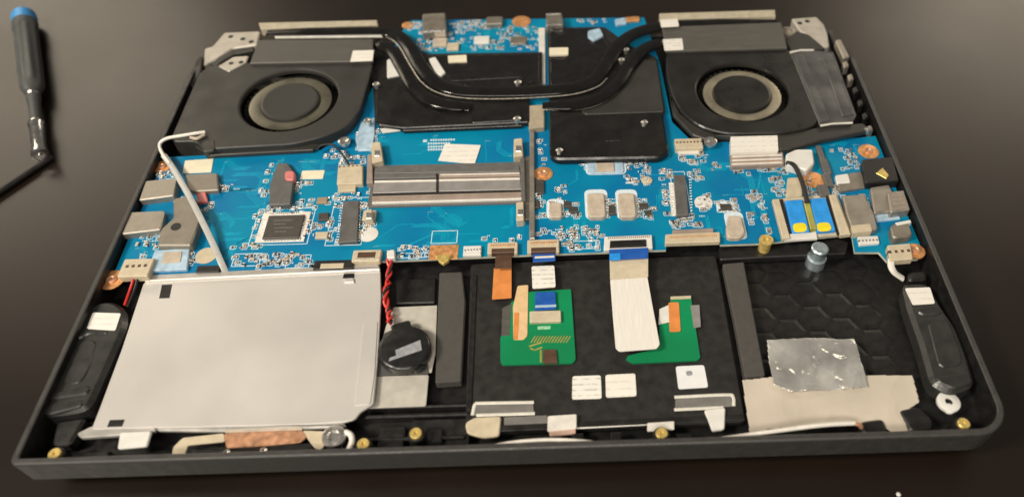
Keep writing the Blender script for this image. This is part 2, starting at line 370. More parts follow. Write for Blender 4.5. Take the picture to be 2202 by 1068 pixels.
C('connector_pins', (690, 566, 738, 575), 1.7, cream, .2)
C('black_connector', (425, 571, 470, 583), 1.4, black, .2)
# bottom edge connectors
C('ground_pad', (925, 527, 984, 556), .25, copper_pad, .05)
C('ground_clip', [(935, 548), (972, 546), (964, 560), (953, 567), (944, 561)], 1.5, brass, .3)
C('pin_connector', (997, 528, 1034, 548), 1.6, white_pl, .3)
C('battery_lead_plug', [(831, 536), (849, 535), (850, 553), (832, 554)], 3.0, white_pl, .5, .8)
for px in ((1049, 521, 1113, 543), (1134, 515, 1203, 541)):
    C('ribbon_connector', px, 2.2, cream, .35, .4)
    C('connector_latch', (px[0]+8, px[3]-9, px[2]-8, px[3]-1), 2.6, brown, .15)
C('ribbon_connector', [(1300, 508), (1402, 504), (1404, 533), (1298, 537)], 1.8, white_pl, .3, .4)
C('connector_latch', [(1312, 517), (1389, 514), (1390, 529), (1311, 532)], 2.4, black, .15)
C('ribbon_connector', [(1431, 503), (1548, 498), (1549, 519), (1430, 523)], 2.2, cream, .3, .4)
C('connector_latch', [(1446, 494), (1534, 490), (1534, 501), (1446, 505)], 2.0, slot_tan, .2)
# right half: coils, chips
C('power_coil', (1262, 414, 1304, 465), 2.6, tan, .6, 2.2); C('power_coil', (1328, 414, 1370, 465), 2.6, tan, .6, 2.2)
C('power_coil', (1181, 435, 1209, 466), 2.2, tan, .5, 1.5); C('power_coil', [(1566, 462), (1594, 462), (1604, 500), (1592, 511), (1564, 510), (1561, 490)], 2.4, tan, .6, 1.8)
for px in ((1256, 408, 1310, 470), (1322, 408, 1376, 470), (1175, 428, 1214, 470), (1555, 456, 1609, 514), (1258, 340, 1348, 374), (1538, 432, 1582, 456)):
    C('solder_pad', px, .14, silk, .03, 3)
for px in ((1212, 432, 1228, 444), (1222, 444, 1242, 456), (1308, 440, 1324, 460), (1374, 436, 1394, 446), (1386, 452, 1402, 462), (1548, 438, 1574, 450), (1151, 386, 1170, 414), (1146, 430, 1160, 446)):
    C('small_chip', px, 1.1, chip_mat, .15)
C('regulator_chip', (1262, 344, 1342, 371), .9, pale_blue, .2, 2); C('regulator_chip', (1282, 350, 1322, 368), 1.5, tan, .3, .6)
C('power_chip', [(1449, 376), (1474, 375), (1481, 461), (1455, 463)], 2.2, chip_grey, .3, .3, label='tall grey power chip')
C('chip_pins', [(1438, 392), (1449, 392), (1455, 463), (1444, 464)], .5, slot_line, .1)
C('pin_connector', (1450, 298, 1513, 318), 3.0, cream, .35, .5); C('connector_pins', (1456, 316, 1504, 329), 1.2, slot_line, .2)
C('display_connector', [(1570, 330), (1684, 326), (1686, 352), (1572, 358)], 2.6, slot_tan, .3, .4)
for k in range(3): C('contact_rail', [(1574, 335+k*8), (1682, 331+k*8), (1682, 334+k*8), (1574, 338+k*8)], 3.0, slot_line, .08)
C('connector_label', [(1571, 294), (1672, 291), (1674, 325), (1572, 328)], 4.4, sticker_plain, .05, .6, label='white printed sticker above the display connector')
C('white_plug', [(1690, 330), (1712, 320), (1748, 320), (1752, 350), (1736, 366), (1692, 352)], 4.5, white_pl, .6, 1.4)
for px in ((1754, 312, 1776, 340), (1762, 340, 1790, 372), (1768, 372, 1794, 398), (1756, 396, 1788, 420)):
    C('dark_component', px, 2.2, chip_grey, .4, .5)
C('tan_component', [(1694, 382), (1722, 380), (1726, 420), (1690, 424)], 1.6, cream, .3, .5)
# right edge ports
C('network_port', [(1855, 342), (1920, 336), (1934, 388), (1862, 392)], 4.6, black, .5, .8)
C('port_tongue', [(1884, 372), (1898, 360), (1912, 376), (1906, 384)], 4.9, brass, .2)
C('pale_component', [(1796, 376), (1824, 372), (1830, 392), (1800, 394)], 2.0, white_pl, .4, 1)
C('dark_component', [(1800, 376), (1852, 368), (1862, 402), (1806, 412)], 1.4, shield_dark, .3)
C('port_shell', [(1872, 402), (1912, 396), (1938, 450), (1880, 458)], 2.6, shield, .5, .8)
C('port_shell', [(1908, 412), (1944, 408), (1958, 450), (1916, 456)], 4.6, shield, .5, .6)
for k in range(4): C('shell_slot', [(1916+k*3, 420+k*9), (1940+k*3, 417+k*9), (1941+k*3, 420+k*9), (1917+k*3, 423+k*9)], 4.75, slot_tan, .05)
C('port_shell', [(1914, 482), (1954, 476), (1964, 506), (1920, 512)], 4.4, shield_dark, .6, 2.2)
C('white_tab', [(1926, 478), (1958, 472), (1960, 478), (1930, 484)], 4.9, white_pl, .2)
C('shield_plate', [(1812, 420), (1858, 416), (1880, 458), (1888, 492), (1836, 500), (1822, 462)], 3.2, shield, .5, 1.2, label='grey metal shield plate')
C('shield_plate', [(1830, 484), (1872, 480), (1876, 496), (1834, 501)], 3.5, cream, .2, .4)
C('pin_connector', [(1844, 508), (1888, 506), (1892, 522), (1848, 526)], 1.4, white_pl, .3, .4)
C('speaker_connector', [(1908, 526), (1958, 522), (1964, 556), (1914, 560)], 3.2, cream, .4, .5); pad(1969, 538, 4.2, copper_pad, 1.2, scr=2)
C('solder_strip', [(1862, 394), (1926, 388), (1928, 394), (1864, 400)], .8, pale_blue, .1); C('solder_strip', [(1880, 462), (1930, 458), (1936, 470), (1886, 476)], .8, pale_blue, .1)
# cable socket with the two blue plugs
sock = B('power_socket', L, cream, [(1660, 428), (1800, 416), (1832, 503), (1682, 514)], PZ+1.0, 1.0, .2, 1, 'cream cable socket holding two blue plugs')
def K(name, px, z1, th, mat, bev=.25, r=0): return B(name, sock, mat, px, z1, th, bev, r)
K('side_rail', [(1661, 428), (1676, 426), (1700, 511), (1683, 513)], PZ+3.2, 2.2, cream, .4); K('side_rail', [(1783, 418), (1798, 416), (1830, 502), (1808, 505)], PZ+3.2, 2.2, cream, .4)
K('dark_groove', [(1676, 428), (1683, 427), (1704, 506), (1698, 508)], PZ+2.0, 1, black, .1); K('dark_groove', [(1776, 420), (1783, 419), (1808, 502), (1801, 504)], PZ+2.0, 1, black, .1)
K('blue_plug', [(1688, 430), (1726, 427), (1742, 497), (1704, 500)], PZ+3.0, 2, blue_plug, .5, .8); K('blue_plug', [(1741, 426), (1776, 423), (1798, 494), (1758, 497)], PZ+3.0, 2, blue_plug, .5, .8)
K('yellow_mark', [(1704, 480), (1733, 478), (1737, 497), (1707, 499)], PZ+3.3, .3, yellow_dot, .1, 2.2); K('yellow_mark', [(1755, 479), (1784, 477), (1790, 495), (1760, 498)], PZ+3.3, .3, yellow_dot, .1, 2.2)
K('yellow_strip', [(1729, 436), (1742, 434), (1757, 490), (1743, 492)], PZ+3.2, 2.2, gold_trace, .4)
K('white_edge', [(1684, 503), (1756, 498), (1758, 512), (1688, 516)], PZ+2.2, 1.4, white_pl, .3)
# brass standoff and blue-white post at the front edge
x, y = U(1648, 515, PZ+3.5); MB().lathe((x, y, PZ-6), [(0, 2.6), (8, 2.6), (8.4, 3.1), (9.4, 3.1), (9.6, 2.6), (9.4, 1.3), (8.6, 1.2), (8.6, 0)], 20).build('brass_standoff', L, brass)
x, y = U(1763, 535, PZ+2.5); MB().lathe((x, y, FLOOR), [(0, 4.2), (5.5, 4.2), (6, 3.4), (10, 3.4), (10.4, 3.7), (11.4, 3.7), (11.9, 3.1), (11.9, 0)], 24).build('steel_standoff', L, M('bluish_zinc', (.50, .60, .64), .3, .7))

# rows of pins and contacts
def pins(p0, p1, n, w, d, h, z0=PZ, mat=None, par=None):
    q = MB(); a_, b_ = Vector(U(*p0, z0+h)), Vector(U(*p1, z0+h)); ang = math.atan2(b_.y-a_.y, b_.x-a_.x)
    for k in range(n):
        c = a_.lerp(b_, k/(n-1)); q.box(c.x, c.y, z0-.02, w, d, h, ang, .05)
    q.build('pin_row', par or mobo, mat or tin, kind='stuff')
for a_, b_ in (((571, 470), (564, 516)), ((650, 466), (648, 512)), ((582, 460), (642, 457)), ((570, 517), (646, 514))): pins(a_, b_, 14, .45, 1.5, .62)
pins((735, 436), (725, 520), 16, .35, 1.2, .5); pins((774, 434), (771, 517), 16, .35, 1.2, .5); pins((1484, 380), (1487, 458), 14, .35, 1.2, .5); pins((1443, 394), (1450, 462), 12, .35, 1.2, .7)
pins((730, 358), (777, 355), 6, 1.0, .5, 2.9, mat=brown); pins((732, 396), (776, 394), 6, .6, 1.4, .9)
pins((1440, 510), (1540, 505), 24, .35, 1.8, 2.35, mat=copper_pad); pins((1308, 511), (1396, 508), 22, .4, 1.2, 2.0, mat=slot_tan); pins((1056, 527), (1106, 526), 14, .4, 1.4, 2.35, mat=copper_pad); pins((1142, 522), (1196, 520), 16, .4, 1.4, 2.35, mat=copper_pad)
pins((1456, 306), (1508, 304), 8, .9, 1.0, 3.15, mat=brown); pins((1580, 352), (1680, 347), 26, .35, 1.2, 2.8, mat=copper_pad); pins((273, 572), (312, 570), 4, 1.2, 1.4, 3.6, mat=brown); pins((1000, 538), (1032, 536), 6, .6, 1.2, 1.8, mat=tin); pins((766, 557), (812, 555), 8, .5, .8, 2.75, mat=tin)
pins((1914, 541), (1954, 538), 4, 1.2, 1.4, 3.4, mat=brown); pins((1848, 517), (1886, 515), 6, .6, .8, 1.6, mat=brown)
# small parts too tiny to pick apart, in clusters
def cluster(px, n, seed, dens=1.0, sk=5):
    rg = random.Random(seed); q = MB(); p = poly(px, PZ); x0, x1 = p[0][0], p[1][0]; y0, y1 = p[0][1], p[2][1]
    for _ in range(n):
        cx, cy = rg.uniform(x0, x1), rg.uniform(y0, y1); w, d, h = rg.choice(((1.0, .5, .45), (1.6, .8, .7), (2.0, 1.2, .9), (1.4, 1.1, .5)))
        ro = 0 if rg.random() < .5 else math.pi/2; c, s_ = math.cos(ro), math.sin(ro)
        q.box(cx, cy, PZ-.02, w*.56, d, h*.95, ro, .06, rg.choice((0, 0, 1, 1, 4)))
        for sg in (-1, 1): q.box(cx+c*sg*w*.39, cy+s_*sg*w*.39, PZ-.02, w*.24, d*1.02, h, ro, .06, 2)
        if rg.random() < .75:
            a, b2, lw = w*.5+.5, d*.5+.5, .3
            for (ox, oy, ww, dd) in ((0, b2, 2*a, lw), (0, -b2, 2*a, lw), (a, 0, lw, 2*b2), (-a, 0, lw, 2*b2)):
                q.box(cx+c*ox-s_*oy, cy+s_*ox+c*oy, PZ-.03, ww if ro == 0 else ww, dd, .07, ro, 0, 3)
    for _ in range(sk):
        cx, cy = rg.uniform(x0, x1), rg.uniform(y0, y1)
        for k in range(rg.randint(2, 4)): q.box(cx+k*.75, cy, PZ-.03, .4, rg.uniform(.5, 1.0), .07, 0, 0, 3)
    return q.build('small_components', mobo, [ceramic, chip_mat, tin, silk, tan], kind='stuff')
CL = [((905, 62, 1040, 108), 70), ((1030, 60, 1160, 105), 60), ((880, 48, 910, 70), 10), ((960, 45, 1045, 60), 22), ((770, 280, 806, 322), 20), ((700, 322, 735, 345), 8),
      ((640, 420, 720, 500), 16), ((560, 446, 655, 458), 14), ((655, 455, 676, 520), 12), ((548, 455, 566, 520), 10), ((505, 520, 560, 535), 8), ((560, 545, 625, 572), 26), ((505, 545, 555, 570), 9), ((628, 545, 664, 572), 9),
      ((720, 415, 770, 430), 12), ((775, 400, 806, 450), 16), ((776, 474, 806, 495), 8), ((716, 440, 728, 520), 9), ((774, 436, 784, 520), 10), ((725, 336, 785, 352), 12), ((570, 352, 580, 436), 9), ((636, 392, 662, 416), 7), ((576, 440, 640, 452), 10),
      ((860, 530, 920, 552), 18), ((1040, 505, 1120, 518), 6), ((1155, 492, 1240, 512), 24), ((1235, 488, 1300, 508), 18), ((1208, 516, 1290, 536), 16), ((1346, 376, 1372, 396), 7), ((1366, 346, 1398, 372), 12), ((1374, 376, 1402, 402), 8),
      ((1244, 345, 1262, 372), 7), ((1342, 345, 1358, 368), 6), ((1190, 398, 1216, 418), 7), ((1178, 425, 1245, 470), 20), ((1304, 428, 1328, 468), 12), ((1370, 430, 1410, 468), 16), ((1418, 362, 1446, 400), 12), ((1424, 400, 1444, 466), 14), ((1482, 366, 1512, 392), 9),
      ((1450, 464, 1510, 486), 16), ((1440, 474, 1470, 488), 7), ((1496, 420, 1532, 452), 12), ((1540, 430, 1590, 460), 14), ((1604, 410, 1628, 432), 9), ((1630, 420, 1656, 500), 18), ((1606, 460, 1626, 480), 5), ((1455, 328, 1520, 352), 16), ((1515, 352, 1570, 366), 6), ((1575, 360, 1690, 372), 16), ((1655, 380, 1690, 420), 18),
      ((1780, 322, 1850, 335), 8), ((1800, 340, 1850, 366), 12), ((1720, 372, 1756, 420), 14), ((1790, 400, 1816, 430), 10), ((1150, 300, 1172, 360), 6), ((1150, 416, 1172, 470), 12), ((1100, 465, 1130, 480), 4), ((480, 398, 505, 408), 4), ((345, 365, 392, 386), 9), ((380, 420, 402, 436), 6), ((432, 436, 450, 470), 6), ((305, 505, 340, 535), 12), ((300, 545, 335, 585), 16), ((410, 535, 430, 575), 10), ((440, 395, 478, 412), 8), ((1240, 42, 1300, 52), 8), ((1840, 420, 1872, 440), 6)]
for i, (px, k) in enumerate(CL): cluster(px, k, 100+i, sk=max(1, k//5))
# copper routing under the solder mask and rows of vias
trace_mat = M('masked_copper_trace', (.006, .40, .57), .42, var=.15, vs=300, spec=.2); via_mat = M('tinned_via', (.42, .60, .62), .4, .4, var=.2)
BX = [(395, 410, 555, 560), (480, 345, 570, 450), (640, 345, 715, 415), (815, 442, 1100, 525), (815, 292, 930, 352), (1040, 300, 1100, 350), (1155, 350, 1250, 400), (1180, 470, 1430, 490), (1385, 350, 1440, 480), (1490, 350, 1650, 420), (1500, 455, 1560, 512), (1605, 420, 1655, 512), (1400, 400, 1440, 490), (1780, 310, 1850, 340), (300, 505, 345, 590), (1040, 60, 1160, 104), (925, 70, 1040, 106)]
q = MB(); qv = MB(); rg = random.Random(5)
for bx in BX:
    p = poly(bx, PZ); x0, x1, y0, y1 = p[0][0]+1, p[1][0]-1, p[0][1]+1, p[2][1]-1
    for _ in range(max(2, int((x1-x0)*(y1-y0)/110))):
        sx, sy = rg.uniform(x0, x1), rg.uniform(y0, y1); pts_ = [(sx, sy)]; d = rg.choice(((1, 0), (0, 1), (-1, 0), (0, -1)))
        for k in range(3):
            l = rg.uniform(3, 12); sx = min(max(sx+d[0]*l, x0), x1); sy = min(max(sy+d[1]*l, y0), y1); pts_.append((sx, sy))
            d = (d[0] if d[0] else rg.choice((-1, 1)), d[1] if d[1] else rg.choice((-1, 1))) if k % 2 == 0 else (d[0], 0) if rg.random() < .5 else (0, d[1])
        for w_ in range(rg.randint(1, 5)):
            o_ = w_*.62
            for (ax_, ay_), (bx_, by_) in zip(pts_, pts_[1:]):
                l = math.hypot(bx_-ax_, by_-ay_)
                if l < .5: continue
                q.box((ax_+bx_)/2+o_, (ay_+by_)/2+o_, PZ-.045, l, .24, .02, math.atan2(by_-ay_, bx_-ax_), 0)
        for w_ in range(rg.randint(0, 4)): qv.box(sx+w_*.9, sy, PZ-.045, .42, .42, .025, .785, 0)
q.build('copper_traces', mobo, trace_mat, kind='stuff'); qv.build('vias', mobo, via_mat, kind='stuff')
# white printed outlines and print beside the memory slot
def line_box(px, lw=.35):
    p = poly(px, PZ); x0, x1, y0, y1 = p[0][0], p[1][0], p[0][1], p[2][1]; q = MB()
    for cx, cy, w, d in (((x0+x1)/2, y0, x1-x0, lw), ((x0+x1)/2, y1, x1-x0, lw), (x0, (y0+y1)/2, lw, y1-y0+lw*.98), (x1, (y0+y1)/2, lw, y1-y0+lw*.98)): q.box(cx, cy, PZ-.03, w, d, .08, 0, 0)
    q.build('printed_outline', mobo, silk)
for px in ((506, 546, 556, 571), (620, 549, 663, 575), (862, 545, 916, 553), (930, 497, 982, 522), (1222, 519, 1282, 534), (558, 450, 660, 524), (722, 426, 776, 526), (1440, 370, 1488, 468)): line_box(px)
q = MB()
for (a, b, c) in ((927, 981, 301.5), (922, 968, 309), (922, 958, 316), (922, 950, 322)):
    xa, yy = U(a, c, PZ); xb, _ = U(b, c, PZ); xx = xa
    while xx < xb: q.box(xx, yy, PZ-.03, .9, 1.25, .08, 0, 0); xx += 1.25
x, y = U(914, 303, PZ); q.box(x, y, PZ-.03, 2, 1.6, .08, 0, 0); q.build('printed_text', mobo, silk)
q = MB()
for a, b in ((1346, 384), (1346, 393)):
    x, y = U(a+12, b, PZ); q.box(x, y, PZ-.03, 5.6, .9, .08, 0, 0)
q.build('printed_bars', mobo, silk)

# ------------------------------------------------------------------ memory slot
ms = B('memory_slot', L, slot_grey, (806, 356, 1119, 436), PZ+1.0, 1.0, .15, 0, 'double memory slot across the middle of the board')
def D(name, px, z1, th, mat, bev=.15, r=0): return B(name, ms, mat, px, z1, th, bev, r)
D('upper_rail', [(806, 360), (1116, 355), (1118, 368), (805, 373)], PZ+3.8, 2.8, slot_grey, .25); D('upper_rail', [(805, 374), (938, 372), (938, 381), (804, 384)], PZ+3.4, 2.4, slot_grey, .25); D('upper_rail', [(944, 372), (1118, 369), (1119, 378), (944, 381)], PZ+3.4, 2.4, slot_tan, .25)
D('contact_strip', [(947, 374.5), (1117, 371), (1117, 373.5), (947, 377)], PZ+3.55, .15, slot_line, .03)
D('contact_strip', [(805, 388), (938, 385.5), (938, 389), (805, 391.5)], PZ+3.3, 1, slot_line, .1); D('contact_strip', [(944, 385), (1118, 381.5), (1118, 385), (944, 388.5)], PZ+3.3, 1, slot_line, .1)
D('lower_rail', [(804, 393), (938, 390), (938, 411), (802, 415)], PZ+2.9, 1.9, slot_mauve, .2); D('lower_rail', [(944, 390), (1119, 386), (1121, 407), (944, 411)], PZ+2.9, 1.9, slot_mauve, .2)
D('black_gap', [(801, 416.5), (1121, 408), (1121, 411), (801, 420)], PZ+2.5, 1.4, black, .05)
D('front_rail', [(800, 421), (1121, 412), (1121, 423), (800, 432)], PZ+2.4, 1.4, slot_tan, .2)
D('contact_strip', [(800, 433.5), (1122, 424.5), (1122, 428), (800, 437)], PZ+2.2, 1.2, slot_line, .1)
for px in ([(798, 306), (818, 304), (824, 345), (800, 350)], [(1105, 298), (1123, 296), (1125, 334), (1104, 337)], [(1110, 434), (1126, 432), (1127, 472), (1110, 474)], [(784, 450), (800, 448), (802, 470), (784, 472)]):
    D('latch', px, PZ+4.2, 4.2, cream, .4, .6)
    cxp, cyp = sum(a for a, b in px)/4, sum(b for a, b in px)/4
    D('latch_clip', [(cxp-5, cyp-4), (cxp+6, cyp-4), (cxp+6, cyp+9), (cxp-5, cyp+9)], PZ+4.8, .6, steel, .2)
D('side_arm', [(790, 332), (800, 330), (802, 392), (788, 394)], PZ+3.6, 3.6, slot_tan, .3); D('side_arm', [(1118, 340), (1128, 338), (1130, 430), (1121, 432)], PZ+3.6, 3.6, slot_grey, .3)
B('label_sticker', L, sticker_plain, [(957, 309), (1034, 312), (1021, 352), (942, 345)], PZ+.5, .4, .05, 0, 'tilted white paper sticker behind the memory slot')
# divider strip between the two board halves
q = B('divider_strip', L, shield, [(1139, 275), (1149, 275), (1150, 512), (1138, 513)], PZ+2.2, 2.1, .4)
B('divider_lip', q, shield_dark, [(1129, 336), (1139, 335), (1139, 470), (1129, 472)], PZ+1.3, 1.2, .2)
B('foam_block', L, M('tan_foam', (.40, .34, .245), .8, var=.12, bump=.4, bs=2500), [(1138, 226), (1171, 224), (1171, 272), (1137, 276)], PZ+3.2, 3.1, .5, .5)

# ------------------------------------------------------------------ rear board edge
C('video_port', [(908, 30), (957, 27), (960, 66), (908, 70)], 5.4, shield_dark, .5, .6)
C('port_lip', [(912, 64), (957, 62), (957, 66), (912, 68)], 5.7, steel, .1)
C('black_component', (916, 72, 960, 82), 1.2, black, .2)
C('port_shell', (1046, 36, 1080, 51), 3, shield_dark, .4, .5)
x, y = U(1121, 46, PZ+.4); MB().lathe((x, y, PZ), [(0, 5.4), (.4, 5.4), (.45, 0)], 28).build('screw_pad', mobo, copper_pad)
pad(876, 54, 3.2, copper_pad, .5)
C('power_port', [(1175, 30), (1208, 29), (1212, 54), (1174, 56)], 5.6, shield_dark, .5, .8)
C('port_lip', [(1176, 51), (1210, 50), (1210, 53), (1176, 55)], 5.9, steel, .1); C('port_lip', [(1174, 29), (1206, 28), (1206, 30.5), (1174, 31.5)], 5.9, steel, .1)
C('white_edge_strip', [(1158, 60), (1172, 60), (1173, 178), (1160, 180)], 1.2, slot_line, .2)
C('tan_component', (932, 82, 960, 98), 1.4, tan, .3, .5); C('cream_component', (962, 92, 986, 106), 1.4, cream, .3, .5); C('white_component', (1020, 78, 1052, 92), 1.2, white_pl, .3, .5); C('round_component', (1098, 78, 1132, 94), 1.2, shield_dark, .3, 1.5)
C('copper_end', [(1345, 37), (1374, 35), (1376, 44), (1348, 46)], 1.2, copper_pad, .2, .8); C('teal_component', [(1322, 42), (1344, 38), (1348, 50), (1324, 54)], 1.2, pale_blue, .2, .6)

# ------------------------------------------------------------------ cooling: plates, pipes, fin blocks
hs = B('processor_heatsink', L, gloss_black, [(812, 152), (850, 135), (1136, 148), (1140, 262), (868, 275), (812, 268)], PZ+3.4, 2.6, .5, 1.5, 'black processor heat sink plate on the left of the pipes')
B('film_sheet', hs, matte_black, [(918, 116), (1166, 112), (1166, 190), (985, 198), (940, 160)], PZ+2.6, .5, .1)
B('base_plate', hs, matte_black, [(800, 140), (862, 96), (930, 118), (1136, 118), (1138, 200), (1138, 264), (1000, 270), (806, 262)], PZ+.75, .7, .1, 1)
B('raised_step', hs, gloss_black, [(1015, 238), (1118, 232), (1122, 258), (1016, 264)], PZ+4.2, .8, .3, .6); B('front_lip', hs, gloss_black, [(866, 272), (1122, 262), (1122, 270), (866, 281)], PZ+2.4, 1.8, .3)
B('film_fold', hs, gloss_black, [(960, 160), (1120, 152), (1124, 166), (970, 174)], PZ+3.9, .5, .2)
gs = B('graphics_heatsink', L, gloss_black, [(1181, 248), (1424, 240), (1438, 325), (1420, 338), (1196, 342), (1182, 332)], PZ+4.0, 3.4, .8, 2.5, 'black graphics heat sink cover on the right of the pipes')
B('film_sheet', gs, matte_black, [(1176, 60), (1290, 58), (1322, 120), (1300, 185), (1180, 196)], PZ+2.8, .8, .15, 1)
B('base_plate', gs, matte_black, [(1177, 62), (1300, 58), (1352, 96), (1412, 124), (1430, 236), (1426, 252), (1182, 258)], PZ+2.0, 1.2, .2, 1)
B('side_plate', gs, fan_grey, [(1340, 180), (1385, 128), (1412, 130), (1428, 240), (1260, 246), (1250, 238)], PZ+3.2, 1.6, .3, 1)
B('front_flange', gs, gloss_black, [(1186, 330), (1432, 318), (1438, 332), (1200, 345)], PZ+2.2, 1.8, .4, 1)
B('raised_emboss', gs, gloss_black, [(1300, 294), (1336, 292), (1336, 302), (1302, 304)], PZ+4.25, .3, .12, .6)
B('beige_pad', gs, label_cream, [(1181, 103), (1222, 102), (1222, 117), (1181, 118)], PZ+4.8, 1.2, .1, .5)
B('beige_pad', hs, label_cream, [(963, 120), (1003, 118), (1004, 132), (964, 134)], PZ+4.4, 1.2, .1, .3)
B('white_clip', hs, white_pl, [(922, 126), (936, 122), (958, 156), (948, 163), (938, 158)], PZ+4.6, 1.8, .3, .8)
def sc(px, py, r=1.9, par=None, z=PZ+4):
    x, y = U(px, py, z+1)
    MB().lathe((x, y, z-1.5), [(0, r*.8), (1.5, r*.8), (1.5, r), (2.4, r), (2.7, r*.7), (2.3, r*.35), (2.3, 0)], 16).build('screw', par or L, steel)
for p in ((809, 180), (1114, 176), (1112, 254), (790, 258)): sc(*p, par=hs)
for p in ((1386, 262), (1203, 322), (1336, 128), (1346, 106)): sc(*p, par=gs, r=1.7)
B('pale_clip', gs, pale_blue, [(1264, 66), (1290, 60), (1298, 76), (1276, 88), (1264, 80)], PZ+4.9, 1.8, .4, 1.2); B('white_clip', hs, white_pl, [(832, 128), (850, 122), (864, 160), (832, 166)], PZ+4.5, 1.2, .4, 1)
B('silver_bracket', L, pale_blue, [(776, 262), (806, 252), (806, 285), (800, 322), (770, 324), (764, 300)], PZ+1.0, .8, .3, 1); B('white_strip', L, white_pl, [(818, 276), (866, 272), (868, 279), (822, 285)], PZ+1.6, .8, .2)
sc(740, 302, 3.0, None, PZ+2.4); sc(1528, 303, 3.2, None, PZ+2.6)
PIPE = PZ+5.2
def pipe(pts, w, label, z=PIPE, h=3.0):
    return MB().tube(spline([(*U(a, b, z+h/2), z) for a, b in pts], 8), w, h, 24, flat=2.15, taper=6).build('heat_pipe', L, pipe_black, label)
hp1 = pipe([(572, 66), (690, 65), (800, 63), (846, 68), (876, 92), (902, 136), (936, 172), (985, 190), (1060, 193), (1150, 191), (1230, 184), (1278, 166), (1306, 130), (1328, 96), (1364, 68), (1424, 52), (1520, 47), (1672, 43)], 8.2, 'long black heat pipe joining both fans, rear one')
hp2 = pipe([(806, 90), (822, 94), (844, 108), (866, 144), (890, 184), (928, 212), (975, 223), (1012, 223)], 7.6, 'short black heat pipe to the left fan', PIPE-.5)
hp3 = pipe([(1166, 222), (1232, 221), (1288, 206), (1330, 172), (1354, 134), (1384, 102), (1412, 90), (1434, 86)], 7.6, 'short black heat pipe to the right fan', PIPE-.5)
highlight_mat = M('pipe_highlight', (.62, .58, .50), .3, .45, var=.25, vs=500, bump=.2, bs=900)  # pale tubes stand in for the bright highlights along the pipe edges
def highlight_line(par, pts, z): MB().tube(spline([(*U(a, b, z), z) for a, b in pts], 8), .6, .55, 8, taper=8).build('pipe_highlight', par, highlight_mat)
highlight_line(hp1, [(826, 78), (846, 88), (862, 106), (884, 144), (906, 176), (938, 198), (988, 210), (1060, 213), (1150, 210), (1232, 203), (1284, 187), (1306, 168)], PIPE-.5)
highlight_line(hp2, [(858, 150), (874, 182), (894, 208), (930, 228), (976, 238), (1008, 237)], PIPE-1.2)
highlight_line(hp3, [(1168, 236), (1232, 237), (1284, 226), (1322, 203), (1346, 176)], PIPE-1.2)
# fin blocks with grey tape, cream gaskets and stickers
lf = B('fin_block', L, foil_grey, [(556, 86), (802, 84), (802, 131), (537, 136)], PZ+7.0, 1.4, .3, 0, 'grey taped radiator duct of the left fan')
B('gasket', lf, cream_bar, [(556, 49), (811, 43), (812, 53), (560, 62)], PZ+6.6, 4.5, .4); B('sticker', lf, sticker_plain, [(759, 109), (804, 108), (801, 131), (753, 133)], PZ+7.25, .2, .03)
B('highlight_strip', lf, clear_line, [(590, 78), (820, 75.5), (822, 78), (592, 80.5)], PZ+7.2, 1.0, .2)  # pale strip painted in as the highlight along the rear pipe
rf = B('fin_block', L, foil_grey, [(1424, 58), (1680, 48), (1693, 103), (1432, 110)], PZ+7.0, 1.4, .3, 0, 'grey taped radiator duct of the right fan')
B('gasket', rf, cream_bar, [(1418, 29), (1667, 21), (1668, 35), (1420, 41)], PZ+6.6, 4.5, .4); B('sticker', rf, sticker_plain, [(1419, 43), (1457, 41), (1460, 57), (1422, 59)], PZ+8.6, .2, .03, .5); B('sticker', rf, sticker, [(1425, 85), (1467, 83), (1470, 107), (1429, 109)], PZ+7.25, .2, .03, .5)
for a, dx in ((-136, 1), (86, 1)):
    par = lf if a < 0 else rf; q = MB()
    for k in range(34): q.box(a-2+k*1.75, 255, 12.5, .35, 9, 9.5, 0, 0)
    q.build('radiator_fins', par, shield_dark, kind='stuff')

